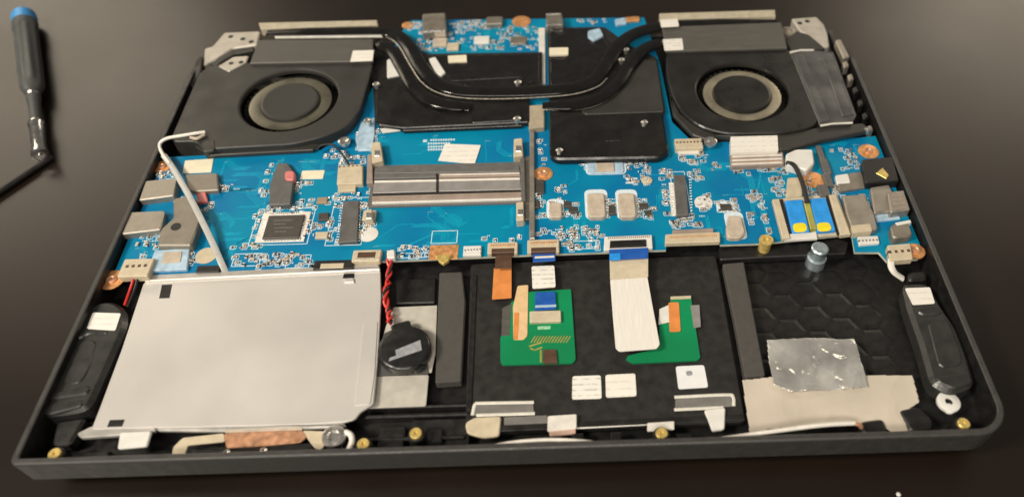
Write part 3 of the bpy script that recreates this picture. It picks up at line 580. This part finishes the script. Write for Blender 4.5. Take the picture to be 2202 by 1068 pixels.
# ------------------------------------------------------------------ fans
def fan(pts, cpx, r_open, z, label, ring_out, hmat, rmat):
    cx, cy = U(cpx[0], cpx[1], z); P = ccw(rnd(poly(pts, z), 5, 3)); n = len(P); NC = 48
    bm = bmesh.new()
    ov = [bm.verts.new((x, y, z)) for x, y in P]; iv = [bm.verts.new((cx+r_open*math.cos(2*math.pi*k/NC), cy+r_open*math.sin(2*math.pi*k/NC), z)) for k in range(NC)]
    es = [bm.edges.new((v[i], v[(i+1) % len(v)])) for v in (ov, iv) for i in range(len(v))]
    bmesh.ops.triangle_fill(bm, edges=es, use_beauty=True)
    bm.verts.index_update(); q = MB(); q.add([v.co[:] for v in bm.verts], [[v.index for v in f.verts] for f in bm.faces]); bm.free()
    Po = inset(P, -.5); base = 12.6
    q.add([(x, y, z) for x, y in P]+[(x, y, z-.5) for x, y in Po]+[(x, y, base) for x, y in Po], [[i, (i+1) % n, n+(i+1) % n, n+i] for i in range(n)]+[[n+i, n+(i+1) % n, 2*n+(i+1) % n, 2*n+i] for i in range(n)])
    c = lambda r, zz: [(cx+r*math.cos(2*math.pi*k/NC), cy+r*math.sin(2*math.pi*k/NC), zz) for k in range(NC)]
    q.add(c(r_open, z)+c(r_open-.9, z-.5)+c(r_open-1.2, z-2.2), [[i, (i+1) % NC, NC+(i+1) % NC, NC+i] for i in range(NC)]+[[NC+i, NC+(i+1) % NC, 2*NC+(i+1) % NC, 2*NC+i] for i in range(NC)], 0, True)
    h = q.build('cooling_fan', L, hmat, label)
    MB().lathe((cx, cy, base), [(0, r_open+3), (.6, r_open+3), (.6, 0)], 40).build('fan_floor', h, black)
    b = MB()
    for k in range(41):
        a0 = 2*math.pi*k/41; pts_ = []
        for t in (0, .5, 1): r = 15.4+t*(r_open-17.4); a = a0+t*.42; pts_.append((cx+r*math.cos(a), cy+r*math.sin(a)))
        vs = []
        for (x, y) in pts_: vs += [(x, y, z-7.5), (x, y, z-3.0)]
        b.add(vs, [[0, 2, 3, 1], [2, 4, 5, 3]])
    b.build('impeller_blades', h, fan_dark)
    MB().lathe((cx, cy, z-2.6), [(-.6, 15.2), (.1, 15.3), (.35, ring_out-1.2), (.1, ring_out), (-.4, ring_out)], 56).build('impeller_ring', h, rmat)
    MB().lathe((cx, cy, z-7.5), [(0, 15.0), (5.6, 15.0), (6.3, 14.6), (6.6, 13.8), (6.55, 13.2), (6.7, 0)], 48).build('hub', h, hmat)
    return h
FZ = PZ+5.4
lfan = fan([(366, 304), (404, 216), (432, 152), (470, 138), (538, 136), (800, 131), (796, 150), (786, 186), (772, 236), (746, 271), (696, 292), (630, 308), (450, 318), (440, 326), (425, 300)], (622, 213), 25.6, FZ, 'black left cooling fan with dark grey cover', 20.8, fan_grey, ring_grey)
rfan = fan([(1434, 112), (1692, 105), (1714, 122), (1760, 262), (1735, 276), (1690, 284), (1560, 286), (1508, 272), (1470, 244), (1448, 206), (1436, 160)], (1597, 196), 24.6, FZ, 'black right cooling fan with tan ring', 20.0, fan_black, fan_tan)
B('fan_apron', lfan, fan_grey, [(400, 300), (452, 318), (690, 308), (672, 322), (448, 334)], PZ+2.4, 2, .4); B('lug', lfan, fan_grey, [(432, 300), (462, 300), (462, 322), (436, 326)], PZ+5.8, 1.5, .5, 1.5)
B('fan_apron', rfan, fan_grey, [(1532, 290), (1690, 288), (1766, 272), (1856, 264), (1872, 280), (1770, 300), (1700, 320), (1676, 322), (1672, 300)], PZ+4.2, 2.4, .5, 1)
B('fan_apron', rfan, fan_grey, [(1440, 200), (1462, 244), (1506, 276), (1540, 290), (1532, 304), (1490, 290), (1448, 246)], PZ+3.2, 2.0, .5, 1)
# clear film strip right of the right fan
fl = B('clear_film_strip', L, clear_film, [(1699, 112), (1752, 109), (1792, 112), (1842, 248), (1832, 266), (1764, 271)], PZ+5.6, .8, .2, .8, 'smoky clear film strip beside the right fan')
B('film_crease', fl, clear_line, [(1698, 111), (1722, 106), (1750, 106), (1750, 108.5), (1722, 109), (1699, 114.5)], PZ+5.9, .5, .1); B('film_crease', fl, clear_line, [(1764, 268), (1790, 264), (1834, 262), (1834, 265), (1790, 267), (1765, 271.5)], PZ+5.9, .5, .1)
B('film_fold', fl, clear_film, [(1764, 114), (1788, 114), (1836, 246), (1812, 250)], PZ+6.2, .6, .25, .6); B('film_fold', fl, clear_film, [(1708, 116), (1728, 114), (1784, 258), (1764, 262)], PZ+6.0, .4, .18, .6)

# ------------------------------------------------------------------ hinges and side pieces
h1 = B('hinge_bracket', L, hinge_mat, [(437, 140), (440, 104), (456, 100), (482, 70), (560, 67), (553, 96), (500, 104), (464, 128)], 19.5, 5, .6, 1.2, 'silver hinge bracket at the rear left corner')
B('hinge_arm', h1, fan_grey, [(452, 138), (470, 122), (502, 106), (546, 100), (545, 108), (506, 116), (478, 132), (462, 146)], 21, 4, .6); B('lower_plate', h1, hinge_mat, [(469, 142), (502, 122), (534, 120), (529, 134), (492, 154)], 23.4, 1.2, .4, .8)
for px, py in ((496, 79), (522, 84), (540, 90)): 
    x, y = U(px, py, 19.6); MB().lathe((x, y, 19.45), [(0, 1.5), (.15, 1.5), (.15, 0)], 12).build('screw_hole', h1, black)
for px, py in ((497, 136), (518, 134)):
    x, y = U(px, py, 23.5); MB().lathe((x, y, 23.35), [(0, 1.3), (.15, 1.3), (.15, 0)], 12).build('screw_hole', h1, black)
h2 = B('hinge_bracket', L, hinge_mat, [(1702, 40), (1756, 36), (1772, 52), (1780, 72), (1784, 100), (1769, 102), (1720, 66)], 19.5, 5, .6, 1.2, 'cream hinge bracket at the rear right corner')
B('hinge_arm', h2, fan_grey, [(1688, 88), (1712, 66), (1740, 74), (1776, 104), (1752, 108), (1700, 108)], 21.5, 4, .6, 1)
x, y = U(1695, 67, 21); MB().lathe((x, y, 17), [(0, 4.2), (4, 4.2), (4.3, 3.6), (4.3, 2.6), (2.5, 2.4), (2.5, 0)], 20).build('hinge_ring', h2, shield)
for px, py in ((1720, 50), (1736, 46)):
    x, y = U(px, py, 19.6); MB().lathe((x, y, 19.45), [(0, 1.5), (.15, 1.5), (.15, 0)], 12).build('screw_hole', h2, black)
sp = B('side_contact', L, shield, [(1796, 86), (1808, 84), (1828, 122), (1814, 126)], 22.4, 4, .5, .6, 'small silver contact at the right rear edge')
for k in range(6):
    t = k/5; a, b = 1816+t*52, 132+t*138
    B('side_clip', sp, shield if k in (0, 1, 5) else black, [(a-4, b), (a+6, b-2), (a+11, b+10), (a, b+13)], 22.2-.3*k, 5, .6, .8)
sc(1866, 277, 1.7, None, 21)
for k in range(5):
    t = k/4; a, b = 344-t*0+0, 0
B('rear_vent_grille', L, black, [(402, 176), (424, 124), (436, 120), (432, 150), (414, 186)], 20.5, 6, .5, 1)

# ------------------------------------------------------------------ cables
def cable(name, pts, w, mat, label=None, h=None, n=10, flat=2.0, par=None):
    return MB().tube(spline([(*U(a, b, z), z) for a, b, z in pts], 8), w, h, n, flat=flat).build(name, par or L, mat, label)
cable('antenna_lead', [(441, 284, PZ+7), (420, 287, PZ+7.4), (396, 291, PZ+7.2), (362, 297, PZ+6.5), (346, 306, PZ+5), (344, 318, PZ+4), (352, 334, PZ+3.8), (366, 352, PZ+3.8)], 1.7, white_wire)
cable('antenna_cable', [(352, 334, PZ+3.4), (372, 362, PZ+3.8), (406, 420, PZ+5.6), (434, 474, PZ+5.4), (460, 528, PZ+3), (474, 560, PZ+2), (486, 586, PZ-.6)], 2.8, M('greyish_cable_sleeve', (.50, .50, .475), .35, var=.1, vs=200), 'flat white cable running down the left of the board', 1.2, 12, 3)
cable('fan_lead', [(440, 290, PZ+6.6), (424, 298, PZ+6.6), (410, 296, PZ+6.4)], 1.6, tan)
cable('black_cable', [(1692, 350, PZ+3.6), (1708, 356, PZ+4.6), (1722, 384, PZ+4.6), (1730, 410, PZ+4.2), (1736, 436, PZ+3.6)], 2.2, black_wire)
cable('speaker_cable', [(1916, 558, PZ+2), (1916, 572, PZ+1.2), (1924, 586, PZ), (1942, 599, PZ-2.5)], 2.9, white_wire, 'short white cable leading to the right speaker', 1.4, 12, 3)
cable('speaker_lead', [(290, 586, PZ+2.4), (286, 604, PZ+1), (278, 628, PZ-1), (268, 656, PZ-2)], 1.2, red_wire); cable('speaker_lead', [(296, 588, PZ+2.4), (294, 606, PZ+.6), (286, 632, PZ-1.4), (274, 660, PZ-2.4)], 1.2, black_wire)
cable('fan_lead', [(680, 322, PZ+3), (694, 312, PZ+4), (716, 312, PZ+4), (735, 330, PZ+3.5), (752, 356, PZ+2.4)], 1.1, black_wire)
pts0 = [U(840, 546, PZ), U(834, 600, PZ), U(834, 650, PZ), U(835, 694, PZ)]
base_pts = spline([(p[0], p[1], z) for p, z in zip(pts0, (PZ+1.4, PZ+.4, PZ, PZ-.5))], 16)
for ph, mt in ((0, red_wire), (math.pi, red_wire), (math.pi*.5, black_wire)):
    tw = []
    for i, p in enumerate(base_pts):
        a = i*.5+ph+.5*math.sin(i*.31); rr = .85+.35*math.sin(i*.23+ph); tw.append((p.x+rr*math.cos(a)+.5*math.sin(i*.17), p.y, p.z+rr*math.sin(a)))
    MB().tube(tw, 1.2, None, 8).build('twisted_wire', L, mt, 'red twisted lead of the coin cell' if ph == 0 else None)

# ------------------------------------------------------------------ silver drive bay plate
AZ = 16.5
pl = B('drive_bay_plate', L, alu, [(309, 606), (818, 580), (820, 640), (812, 780), (803, 868), (776, 884), (764, 900), (744, 906), (640, 912), (330, 918), (196, 922), (214, 876), (262, 748)], AZ, 1.0, .3, 1.2, 'large bare aluminium plate over the empty drive bay')
B('rear_flange', pl, alu_edge, [(310, 590), (814, 566), (818, 579), (309, 604)], AZ+1.4, 1.6, .5, .6)
B('front_flange', pl, alu_edge, [(164, 930), (196, 914), (330, 910), (336, 924), (318, 930), (172, 940)], AZ-.4, 1.8, .5, 1)
B('front_flange', pl, alu_edge, [(336, 912), (640, 906), (735, 900), (745, 916), (640, 920), (470, 926), (336, 924)], AZ-.5, 1.6, .6, 1)
for px in ([(348, 612), (370, 611), (364, 640), (342, 641)], [(236, 902), (268, 901), (262, 916), (230, 917)], [(739, 588), (762, 587), (762, 597), (737, 598)]):
    B('slot_opening', pl, black, px, AZ+.12, .4, .02)
B('bent_tab', pl, alu, [(738, 597), (760, 596), (762, 606), (740, 607)], AZ+1.0, .9, .4, .5)
B('raised_sheet', pl, alu, [(782, 694), (812, 690), (806, 800), (796, 868), (762, 872), (770, 800)], AZ+.35, .4, .12, 1.2)
tb = B('screw_tab', pl, white_pl, [(258, 928), (326, 925), (316, 958), (252, 964)], AZ+1.2, 1.0, .4, 1); 
x, y = U(716, 934, AZ+2); MB().lathe((x, y, AZ-.5), [(0, 4.4), (1.6, 4.4), (2.2, 3.8), (2.2, 2.2), (1.2, 1.8), (1.2, 0)], 24).build('screw_eyelet', pl, steel)
cp = B('copper_foil', L, copper, [(482, 930), (650, 924), (660, 938), (646, 950), (560, 958), (486, 962)], 15.6, .6, .2, 1, 'copper foil strip under the front edge of the plate')
B('foil_border', cp, cream, [(392, 940), (482, 930), (484, 948), (404, 956), (394, 990), (366, 994), (372, 960)], 15.4, .6, .2, 1); B('foil_border', cp, cream, [(650, 924), (700, 926), (704, 950), (690, 966), (676, 962), (664, 946)], 15.4, .6, .2, 1); B('foil_border', cp, tan, [(484, 914), (650, 909), (650, 923), (484, 929)], 15.9, .5, .15)
cable('white_hook', [(742, 928, 17), (754, 934, 17.2), (757, 948, 17.2), (750, 968, 17)], 2.2, white_wire)
# coin cell and its foil
bay = B('bay_box', L, black, [(850, 600), (938, 597), (936, 650), (850, 652)], 10.6, 1.4, .5, 1)
f1 = B('foil_plate', L, M('beige_foil', (.56, .53, .47), .5, .2, var=.06, bump=.1, bs=300), [(846, 660), (940, 656), (936, 760), (928, 800), (800, 806), (830, 700)], 14.4, .5, .1, .4, 'beige foil under the black coin cell')
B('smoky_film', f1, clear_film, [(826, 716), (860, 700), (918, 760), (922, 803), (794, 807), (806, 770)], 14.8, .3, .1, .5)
B('foil_plate', L, f1.data.materials[0], [(793, 809), (922, 805), (916, 872), (786, 877)], 14.2, .5, .1, .8, 'beige foil square in front of the coin cell')
x, y = U(869, 745, 19.5)
cc = MB().lathe((x, y, 14.9), [(0, 9.9), (.5, 10.4), (3.8, 10.4), (4.5, 9.8), (4.7, 9.0), (4.6, 0)], 40).build('coin_cell', L, cell_black, 'black shrink wrapped coin cell battery')
B('tab', cc, cell_black, [(838, 696), (880, 684), (888, 712), (846, 722)], 19.2, 3.4, 1.0, 1.6); B('print_patch', cc, grey_label, [(850, 752), (904, 730), (907, 752), (836, 776), (838, 768), (852, 764)], 19.75, .15, .02)
B('wrap_seam', cc, cell_black, [(886, 790), (910, 778), (914, 786), (892, 798)], 17.5, 2, .6, .6)

# ------------------------------------------------------------------ touchpad and its cables
TZ = 13.5
tp = B('touchpad_module', L, matte_black, [(1012, 566), (1540, 548), (1604, 905), (1000, 930)], TZ, 3, .5, 2, 'black touchpad module at the front centre')
B('front_lip', tp, black, [(1000, 916), (1600, 890), (1602, 902), (1000, 930)], TZ+.7, .8, .3); 
B('touchpad_flange', tp, black, [(1018, 590), (1026, 590), (1014, 880), (1002, 882)], TZ+.6, .6, .2)
def T(name, px, h, th, mat, bev=.1, r=0, label=None): return B(name, tp, mat, px, TZ+h, th, bev, r, label)
T('green_board', [(1098, 650), (1138, 627), (1228, 621), (1238, 772), (1232, 780), (1080, 784), (1076, 776), (1076, 722), (1096, 720)], .9, .9, pcb_green, .05, .8, 'green touchpad board under the white sticker')
T('cream_strip', [(1113, 614), (1136, 612), (1134, 722), (1126, 730), (1104, 730), (1103, 660)], 1.2, .25, M('amber_tape', (.74, .52, .28), .45, var=.1), .04, .8)
T('orange_strip', [(1106, 672), (1116, 671), (1113, 729), (1104, 729)], 1.35, .12, orange, .03, .4)
T('grey_tape', [(1080, 662), (1100, 652), (1096, 720), (1078, 722)], 1.0, .3, foil_grey, .05)
T('board_chip', [(1167, 751), (1196, 750), (1199, 779), (1168, 780)], 1.8, .9, brown, .12)
T('printed_row', [(1156, 701), (1184, 700), (1184, 707), (1156, 708)], 1.0, .08, M('pale_green_print', (.30, .60, .38), .5, var=.4, vs=1500), .01)
q = MB()
for k in range(13):
    a = 1142+k*6.3; p0, p1 = U(a, 736, TZ+1), U(a+9, 722, TZ+1); d = Vector((p1[0]-p0[0], p1[1]-p0[1])); q.box((p0[0]+p1[0])/2, (p0[1]+p1[1])/2, TZ+.88, d.length, .45, .12, math.atan2(d.y, d.x), 0)
for a, b, c, d_ in ((1138, 744, 1164, 736), (1140, 748, 1150, 752), (1150, 752, 1166, 746), (1163, 752, 1163, 778)):
    p0, p1 = U(a, b, TZ+1), U(c, d_, TZ+1); d = Vector((p1[0]-p0[0], p1[1]-p0[1])); q.box((p0[0]+p1[0])/2, (p0[1]+p1[1])/2, TZ+.87, d.length, .7, .12, math.atan2(d.y, d.x), 0)
q.build('gold_traces', tp, gold_trace, kind='stuff')
T('board_connector', (1139, 668, 1207, 690), 2.4, 1.6, cream, .3, .6)
T('green_board', [(1442, 640), (1486, 639), (1506, 768), (1500, 774), (1362, 780), (1346, 772), (1350, 764), (1400, 752), (1418, 740), (1418, 696), (1440, 694)], .9, .9, pcb_green, .05, .5, 'green board partly under the white ribbon')
T('orange_strip', [(1437, 650), (1460, 649), (1464, 712), (1440, 713)], 1.25, .25, orange, .04, .8); T('cream_edge', [(1442, 637), (1486, 635), (1486, 641), (1442, 643)], 1.4, .4, cream, .05)
T('white_tape', [(1418, 664), (1438, 655), (1440, 692), (1416, 697)], 1.2, .2, white_pl, .03); T('grey_tape', [(1485, 656), (1504, 655), (1507, 702), (1492, 705)], 1.2, .2, slot_mauve, .03)
for i, px in enumerate(([(1231, 808), (1292, 806), (1294, 856), (1230, 858)], [(1302, 805), (1366, 802), (1369, 851), (1303, 854)], [(1453, 787), (1514, 784), (1523, 832), (1459, 836)])):
    T('sticker', px, .25, .22, (sticker, sticker_plain, M('bluish_white_label', (.80, .81, .82), .5, var=.03))[i], .03, 1.0, ('left white sticker of the pair', 'right white sticker of the pair', 'white sticker with a small printed mark')[i])
T('printed_mark', [(1474, 797), (1488, 796), (1490, 806), (1477, 808)], .29, .05, grey_label, .01, 1)
# bare adhesive frames and feet along the front of the touchpad
for pts in ([(1016, 892), (1022, 868), (1036, 866), (1148, 864)], [(1024, 892), (1150, 888)], [(1450, 853), (1560, 848), (1576, 852), (1578, 872)], [(1450, 880), (1556, 875)], [(1020, 922), (1180, 915)], [(1240, 918), (1390, 910)]):
    cable('adhesive_edge', [(a, b, TZ+.35) for a, b in pts], 1.3, clear_line, None, .5, 8, 2, tp)
tape = M('clear_tape', (.30, .29, .27), .18, var=.15, vs=150, bump=.2, bs=300, alpha=.5)
T('clear_tape', [(1024, 868), (1146, 864), (1148, 888), (1020, 892)], .3, .12, tape, .02); T('clear_tape', [(1452, 853), (1572, 849), (1574, 873), (1452, 880)], .3, .12, tape, .02); T('clear_tape', [(1084, 896), (1176, 892), (1178, 912), (1084, 918)], .3, .12, tape, .02)
T('white_foot', [(1000, 908), (1020, 896), (1078, 893), (1074, 936), (1040, 940), (1004, 930)], 1.6, 1.2, cream, .4, 1.4); T('white_foot', [(1514, 880), (1560, 875), (1558, 922), (1532, 926), (1524, 904)], 1.5, 1.0, white_pl, .3, 1)
T('spring_tab', [(1178, 893), (1240, 889), (1240, 920), (1177, 926)], 2.0, .6, slot_line, .2, .6); T('spring_tab_lip', [(1180, 922), (1238, 917), (1238, 932), (1182, 937)], 1.4, .6, M('pink_copper', (.72, .50, .40), .4, .3), .2, .6)
T('spring_tab', [(1392, 908), (1450, 904), (1450, 922), (1392, 926)], 2.2, .6, slot_line, .2, .4)
# ribbon cables
def ribbon(pts, w, mat, label=None, name='ribbon_cable', th=.3): return cable(name, pts, w, mat, label, th, 8, 5)
B('ribbon_cable', L, brown, [(1066, 542), (1100, 541), (1100, 575), (1064, 577)], PZ+.6, .4, .05, 0, 'short brown and orange ribbon left of the touchpad')
B('ribbon_cable', L, orange, [(1062, 576), (1100, 574), (1100, 640), (1058, 643)], TZ+2.0, .35, .05, .4, 'orange ribbon end on the touchpad module')
B('ribbon_cable', L, blue_film, [(1146, 538), (1195, 536), (1194, 560), (1146, 563)], PZ+1.0, .4, .05, 0, 'blue ribbon end under the cream connector')
B('ribbon_cable', L, white_wire, [(1150, 551), (1192, 549), (1192, 553), (1150, 555)], PZ+1.2, .2, .02)
B('ribbon_label', L, sticker, [(1143, 572), (1192, 570), (1195, 617), (1145, 620)], TZ+3.0, .4, .05, 1.0, 'white sticker on the narrow ribbon')
B('ribbon_cable', L, blue_film, [(1151, 628), (1194, 626), (1196, 664), (1150, 667)], TZ+2.2, .4, .05, 0, 'blue ribbon end plugged into the green board'); B('ribbon_stripe', L, pale_blue, [(1151, 656), (1196, 654), (1196, 659), (1151, 661)], TZ+2.35, .2, .02)
rib_white = M('white_ribbon_film', (.80, .77, .71), .4, var=.06, vs=260, bump=.1, bs=500, stretch=(5, .4, 1))
wr = B('wide_ribbon', L, rib_white, [(1312, 600), (1392, 594), (1402, 650), (1419, 740), (1412, 749), (1332, 755), (1324, 748), (1318, 680)], TZ+4.0, .4, .08, .8, 'wide white ribbon cable hanging over the touchpad')
B('ribbon_bend', wr, M('tan_ribbon', (.62, .54, .40), .45, var=.08), [(1311, 560), (1394, 555), (1394, 594), (1312, 600)], TZ+4.6, .5, .1)
B('ribbon_stiffener', wr, blue_film, [(1310, 536), (1394, 532), (1394, 554), (1310, 559)], PZ+1.8, .4, .05); B('ribbon_stiffener', wr, blue_plug, [(1311, 545), (1334, 544), (1334, 558), (1311, 560)], PZ+1.95, .2, .02)
# grey foam strips
B('foam_strip', L, foam_grey, [(945, 585), (994, 583), (1001, 648), (992, 818), (936, 822), (940, 700)], 14.5, 4, .5, .4, 'grey foam strip left of the touchpad')
B('foam_strip', L, foam_grey, [(1554, 566), (1600, 562), (1624, 690), (1646, 806), (1602, 810), (1578, 680)], 14.5, 4, .5, .4, 'grey foam strip right of the touchpad')
B('bay_bridge', L, black, [(1546, 530), (1660, 526), (1800, 512), (1826, 520), (1820, 545), (1660, 552), (1548, 558)], 14.5, 3, .5, 1)

# ------------------------------------------------------------------ speakers
spk = M('speaker_plastic', (.030, .030, .029), .33, var=.12, vs=150, bump=.12, bs=1500)
def speaker(pts, lab, sticker_pts, label, ridges, grille):
    sp_ = B('speaker', L, spk, pts, 18.5, 7.5, 1.6, 4, label)
    B('sticker', sp_, sticker_plain, sticker_pts, 18.9, .3, .05, .8)
    for r_ in ridges: B('ridge', sp_, spk, r_, 19.2, 1.4, .6, 2)
    B('driver_cover', sp_, spk, grille, 18.95, .8, .4, 3)
speaker([(213, 646), (244, 645), (270, 664), (273, 694), (236, 777), (194, 872), (166, 884), (94, 893), (84, 882), (102, 845), (126, 797), (164, 718), (184, 664)], 'l', [(199, 671), (260, 673), (248, 710), (186, 706)], 'black speaker along the left edge', ([(160, 718), (184, 706), (232, 710), (228, 718), (190, 716), (166, 730)], [(104, 846), (180, 826), (196, 830), (186, 846), (104, 858)], [(88, 880), (120, 862), (180, 858), (176, 872), (98, 892)]), [(172, 732), (208, 730), (188, 800), (170, 824), (132, 826)])
speaker([(1940, 606), (1998, 605), (2028, 660), (2058, 700), (2084, 768), (2100, 826), (2050, 846), (2004, 826), (1980, 738), (1952, 660)], 'r', [(1946, 619), (2000, 617), (2011, 652), (1963, 655)], 'black speaker along the right edge', ([(1970, 664), (2010, 656), (2030, 672), (2014, 676), (1980, 676)], [(2012, 808), (2080, 800), (2096, 820), (2054, 836), (2018, 822)]), [(1994, 690), (2040, 686), (2070, 770), (2066, 786), (2020, 790)])
B('speaker_lip', L, black, [(1952, 584), (1990, 580), (1996, 600), (1954, 604)], 17, 5, .8, 2)
x, y = U(2041, 862, 16); MB().lathe((x, y, 15.25), [(0, 1.35), (.25, 1.35), (.25, 0)], 16).build('washer_hole', L, black)
wd = MB().lathe((x, y, 14.5), [(0, 4.3), (1.2, 4.3), (1.5, 3.9), (1.5, 1.5), (.7, 1.4), (.7, 0)], 28).build('white_washer', L, white_pl, 'white round washer in the front right corner')
x2, y2 = U(2042, 876, 15.5); MB().lathe((x2, y2, 14.4), [(0, 2.2), (.9, 2.2), (1.2, 1.8), (1.2, 0)], 16).build('washer_tail', wd, white_pl)
B('corner_block', L, black, [(1930, 880), (1975, 870), (2008, 900), (2010, 925), (1960, 930)], 15, 5, 1, 2); B('corner_block', L, matte_black, [(120, 905), (185, 895), (165, 930), (150, 955), (110, 955)], 15.5, 5, 1, 2)

# ------------------------------------------------------------------ crinkled foil in the right bay
def foil(name, outline_px, z, mat, label, amp, seed, step=.9, sc_=.12, fall=0):
    P = poly(outline_px, z); xs, ys = zip(*P); x0, x1, y0, y1 = min(xs), max(xs), min(ys), max(ys)
    nx, ny = int((x1-x0)/step)+1, int((y1-y0)/step)+1
    def inside(x, y):
        r = False
        for i in range(len(P)):
            (a, b), (c, d) = P[i], P[i-1]
            if (b > y) != (d > y) and x < (c-a)*(y-b)/(d-b)+a: r = not r
        return r
    vid = {}; q = MB(); vs = []; fs = []
    def V(i, j):
        if (i, j) not in vid:
            x, y = x0+i*step, y0+j*step
            h = amp*(noise.ridged_multi_fractal(Vector((x*sc_, y*sc_, seed)), 1.0, 2.1, 3, .9, 2.0)*.5+noise.noise(Vector((x*.05, y*.05, seed+4)))*1.2)
            vid[(i, j)] = len(vs); vs.append((x, y, z-.5+h))
        return vid[(i, j)]
    for i in range(nx):
        for j in range(ny):
            if inside(x0+(i+.5)*step, y0+(j+.5)*step): fs.append([V(i, j), V(i+1, j), V(i+1, j+1), V(i, j+1)])
    q.add(vs, fs, 0, True); o = q.build(name, L, mat, label)
    sd = o.modifiers.new('thickness', 'SOLIDIFY'); sd.thickness = .00012; return o
foil_silver = M('crinkled_clear_foil', (.64, .63, .60), .22, .6, var=.38, vs=55, bump=.3, bs=300)
foil_pink = M('beige_metal_foil', (.70, .625, .52), .36, .2, var=.07, vs=40, bump=.06, bs=250)
foil('crinkled_foil', [(1650, 729), (1838, 726), (1858, 798), (1866, 830), (1800, 838), (1700, 842), (1664, 826), (1654, 780)], 15.0, foil_silver, 'crinkled silvery foil at the back of the right bay', 1.3, 3.3, .32, .10)
foil('beige_foil', [(1597, 816), (1662, 808), (1760, 806), (1964, 804), (1978, 862), (1948, 882), (1944, 900), (1954, 926), (1922, 930), (1892, 908), (1840, 908), (1742, 914), (1650, 922), (1638, 936), (1614, 938), (1606, 880)], 14.6, foil_pink, 'pinkish beige foil in front of the right bay', .8, 9.1, .32, .05)
film_gloss = M('crinkled_black_film', (.012, .0115, .011), .16, var=.2, vs=100, bump=.1, bs=500)
foil('crinkled_black_film', [(1182, 62), (1288, 60), (1318, 118), (1298, 178), (1184, 190)], PZ+3.9, film_gloss, 'crinkled glossy black film over the graphics heat sink', .75, 2.2, .45, .13)
foil('crinkled_black_film', [(930, 120), (1160, 116), (1160, 176), (1000, 184), (960, 160)], PZ+3.6, film_gloss, 'crinkled glossy black film behind the long heat pipe', .5, 6.2, .45, .10)
cable('front_wire', [(1040, 962, 20), (1110, 950, 20), (1180, 945, 20), (1250, 948, 20), (1296, 954, 19.5)], 1.5, white_wire, 'thin white wire along the front edge, centre'); cable('front_wire', [(1528, 946, 19.5), (1600, 936, 19.5), (1680, 924, 20), (1770, 913, 20), (1838, 909, 19.5)], 1.7, white_wire, 'thin white wire along the front edge, right')
cable('wire_tip', [(1834, 909, 19.5), (1848, 913, 19), (1852, 918, 18)], 1.7, copper)
B('inner_ledge', L, black, [(1850, 905), (1900, 898), (1910, 930), (1856, 934)], 15.6, 5, .8, 2); B('black_latch', L, black, [(404, 962), (672, 950), (676, 972), (420, 984)], 14.8, 4, .5, 1)
for px, py in ((486, 972), (566, 968)): sc(px, py, 1.4, None, 14.6)

# ------------------------------------------------------------------ screwdriver and thin rod on the table
a = Vector((*U(52, 34, 7), 7.2)); b = Vector((*U(86, 334, 6.2), 6.2)); ax = (b-a); Ls = ax.length; axn = ax.normalized()
sd = empty('screwdriver', (a.x, a.y, 0), 'small precision screwdriver with grey handle and blue cap beside the laptop', 'screwdriver')
MB().lathe(a, [(0, 3.0), (.4, 5.2), (1.6, 6.6), (4.5, 6.9), (10, 6.7), (10.6, 6.0)], 28, axis=ax).build('cap', sd, cap_blue)
def fluted(c, prof, n=48, fl=8, amp=.35):
    e1 = axn.orthogonal().normalized(); e2 = axn.cross(e1); vs, fs = [], []
    for h, r, f in prof:
        for k in range(n):
            t = 2*math.pi*k/n; rr = r-f*amp*(1+math.cos(fl*t)); vs.append(c+axn*h+(e1*math.cos(t)+e2*math.sin(t))*rr)
    for i in range(len(prof)-1):
        for k in range(n): j = (k+1) % n; fs.append([i*n+k, i*n+j, (i+1)*n+j, (i+1)*n+k])
    return MB().add(vs, fs, 0, True)
fluted(a, [(10.6, 6.0, 0), (11.2, 6.9, 0), (17, 6.9, .2), (19, 6.4, 1), (60, 6.3, 1), (74, 6.2, 1), (78, 5.9, .2), (82, 4.6, 0), (84, 3.7, 0), (84, .1, 0)]).build('handle', sd, grip)
MB().lathe(a, [(84, 3.6), (90, 3.5), (96, 3.0), (108, 2.9), (Ls-28, 2.9)], 24, axis=ax).build('collar', sd, grip)
MB().lathe(a, [(86.5, 3.9), (88.5, 3.9)], 24, axis=ax).build('collar_ring', sd, chrome)
MB().lathe(a, [(Ls-29, 3.2), (Ls-28, 3.9), (Ls-26, 3.9), (Ls-25, 3.4), (Ls-3, 3.4), (Ls-2.4, 4.1), (Ls-.5, 4.1), (Ls, 3.4), (Ls, 1.2), (Ls+1, 1.2)], 24, axis=ax).build('bit_holder', sd, chrome)
p0 = Vector((*U(112, 338, 1.6), 1.6)); p1 = Vector((*U(-60, 452, 1.6), 1.6))
o = MB().tube([p0, p0.lerp(p1, .02), p0.lerp(p1, .5), p1], 3.2, None, 12).build('thin_rod', None, black_wire); o['label'] = 'thin black rod lying on the table past the screwdriver tip'; o['category'] = 'rod'
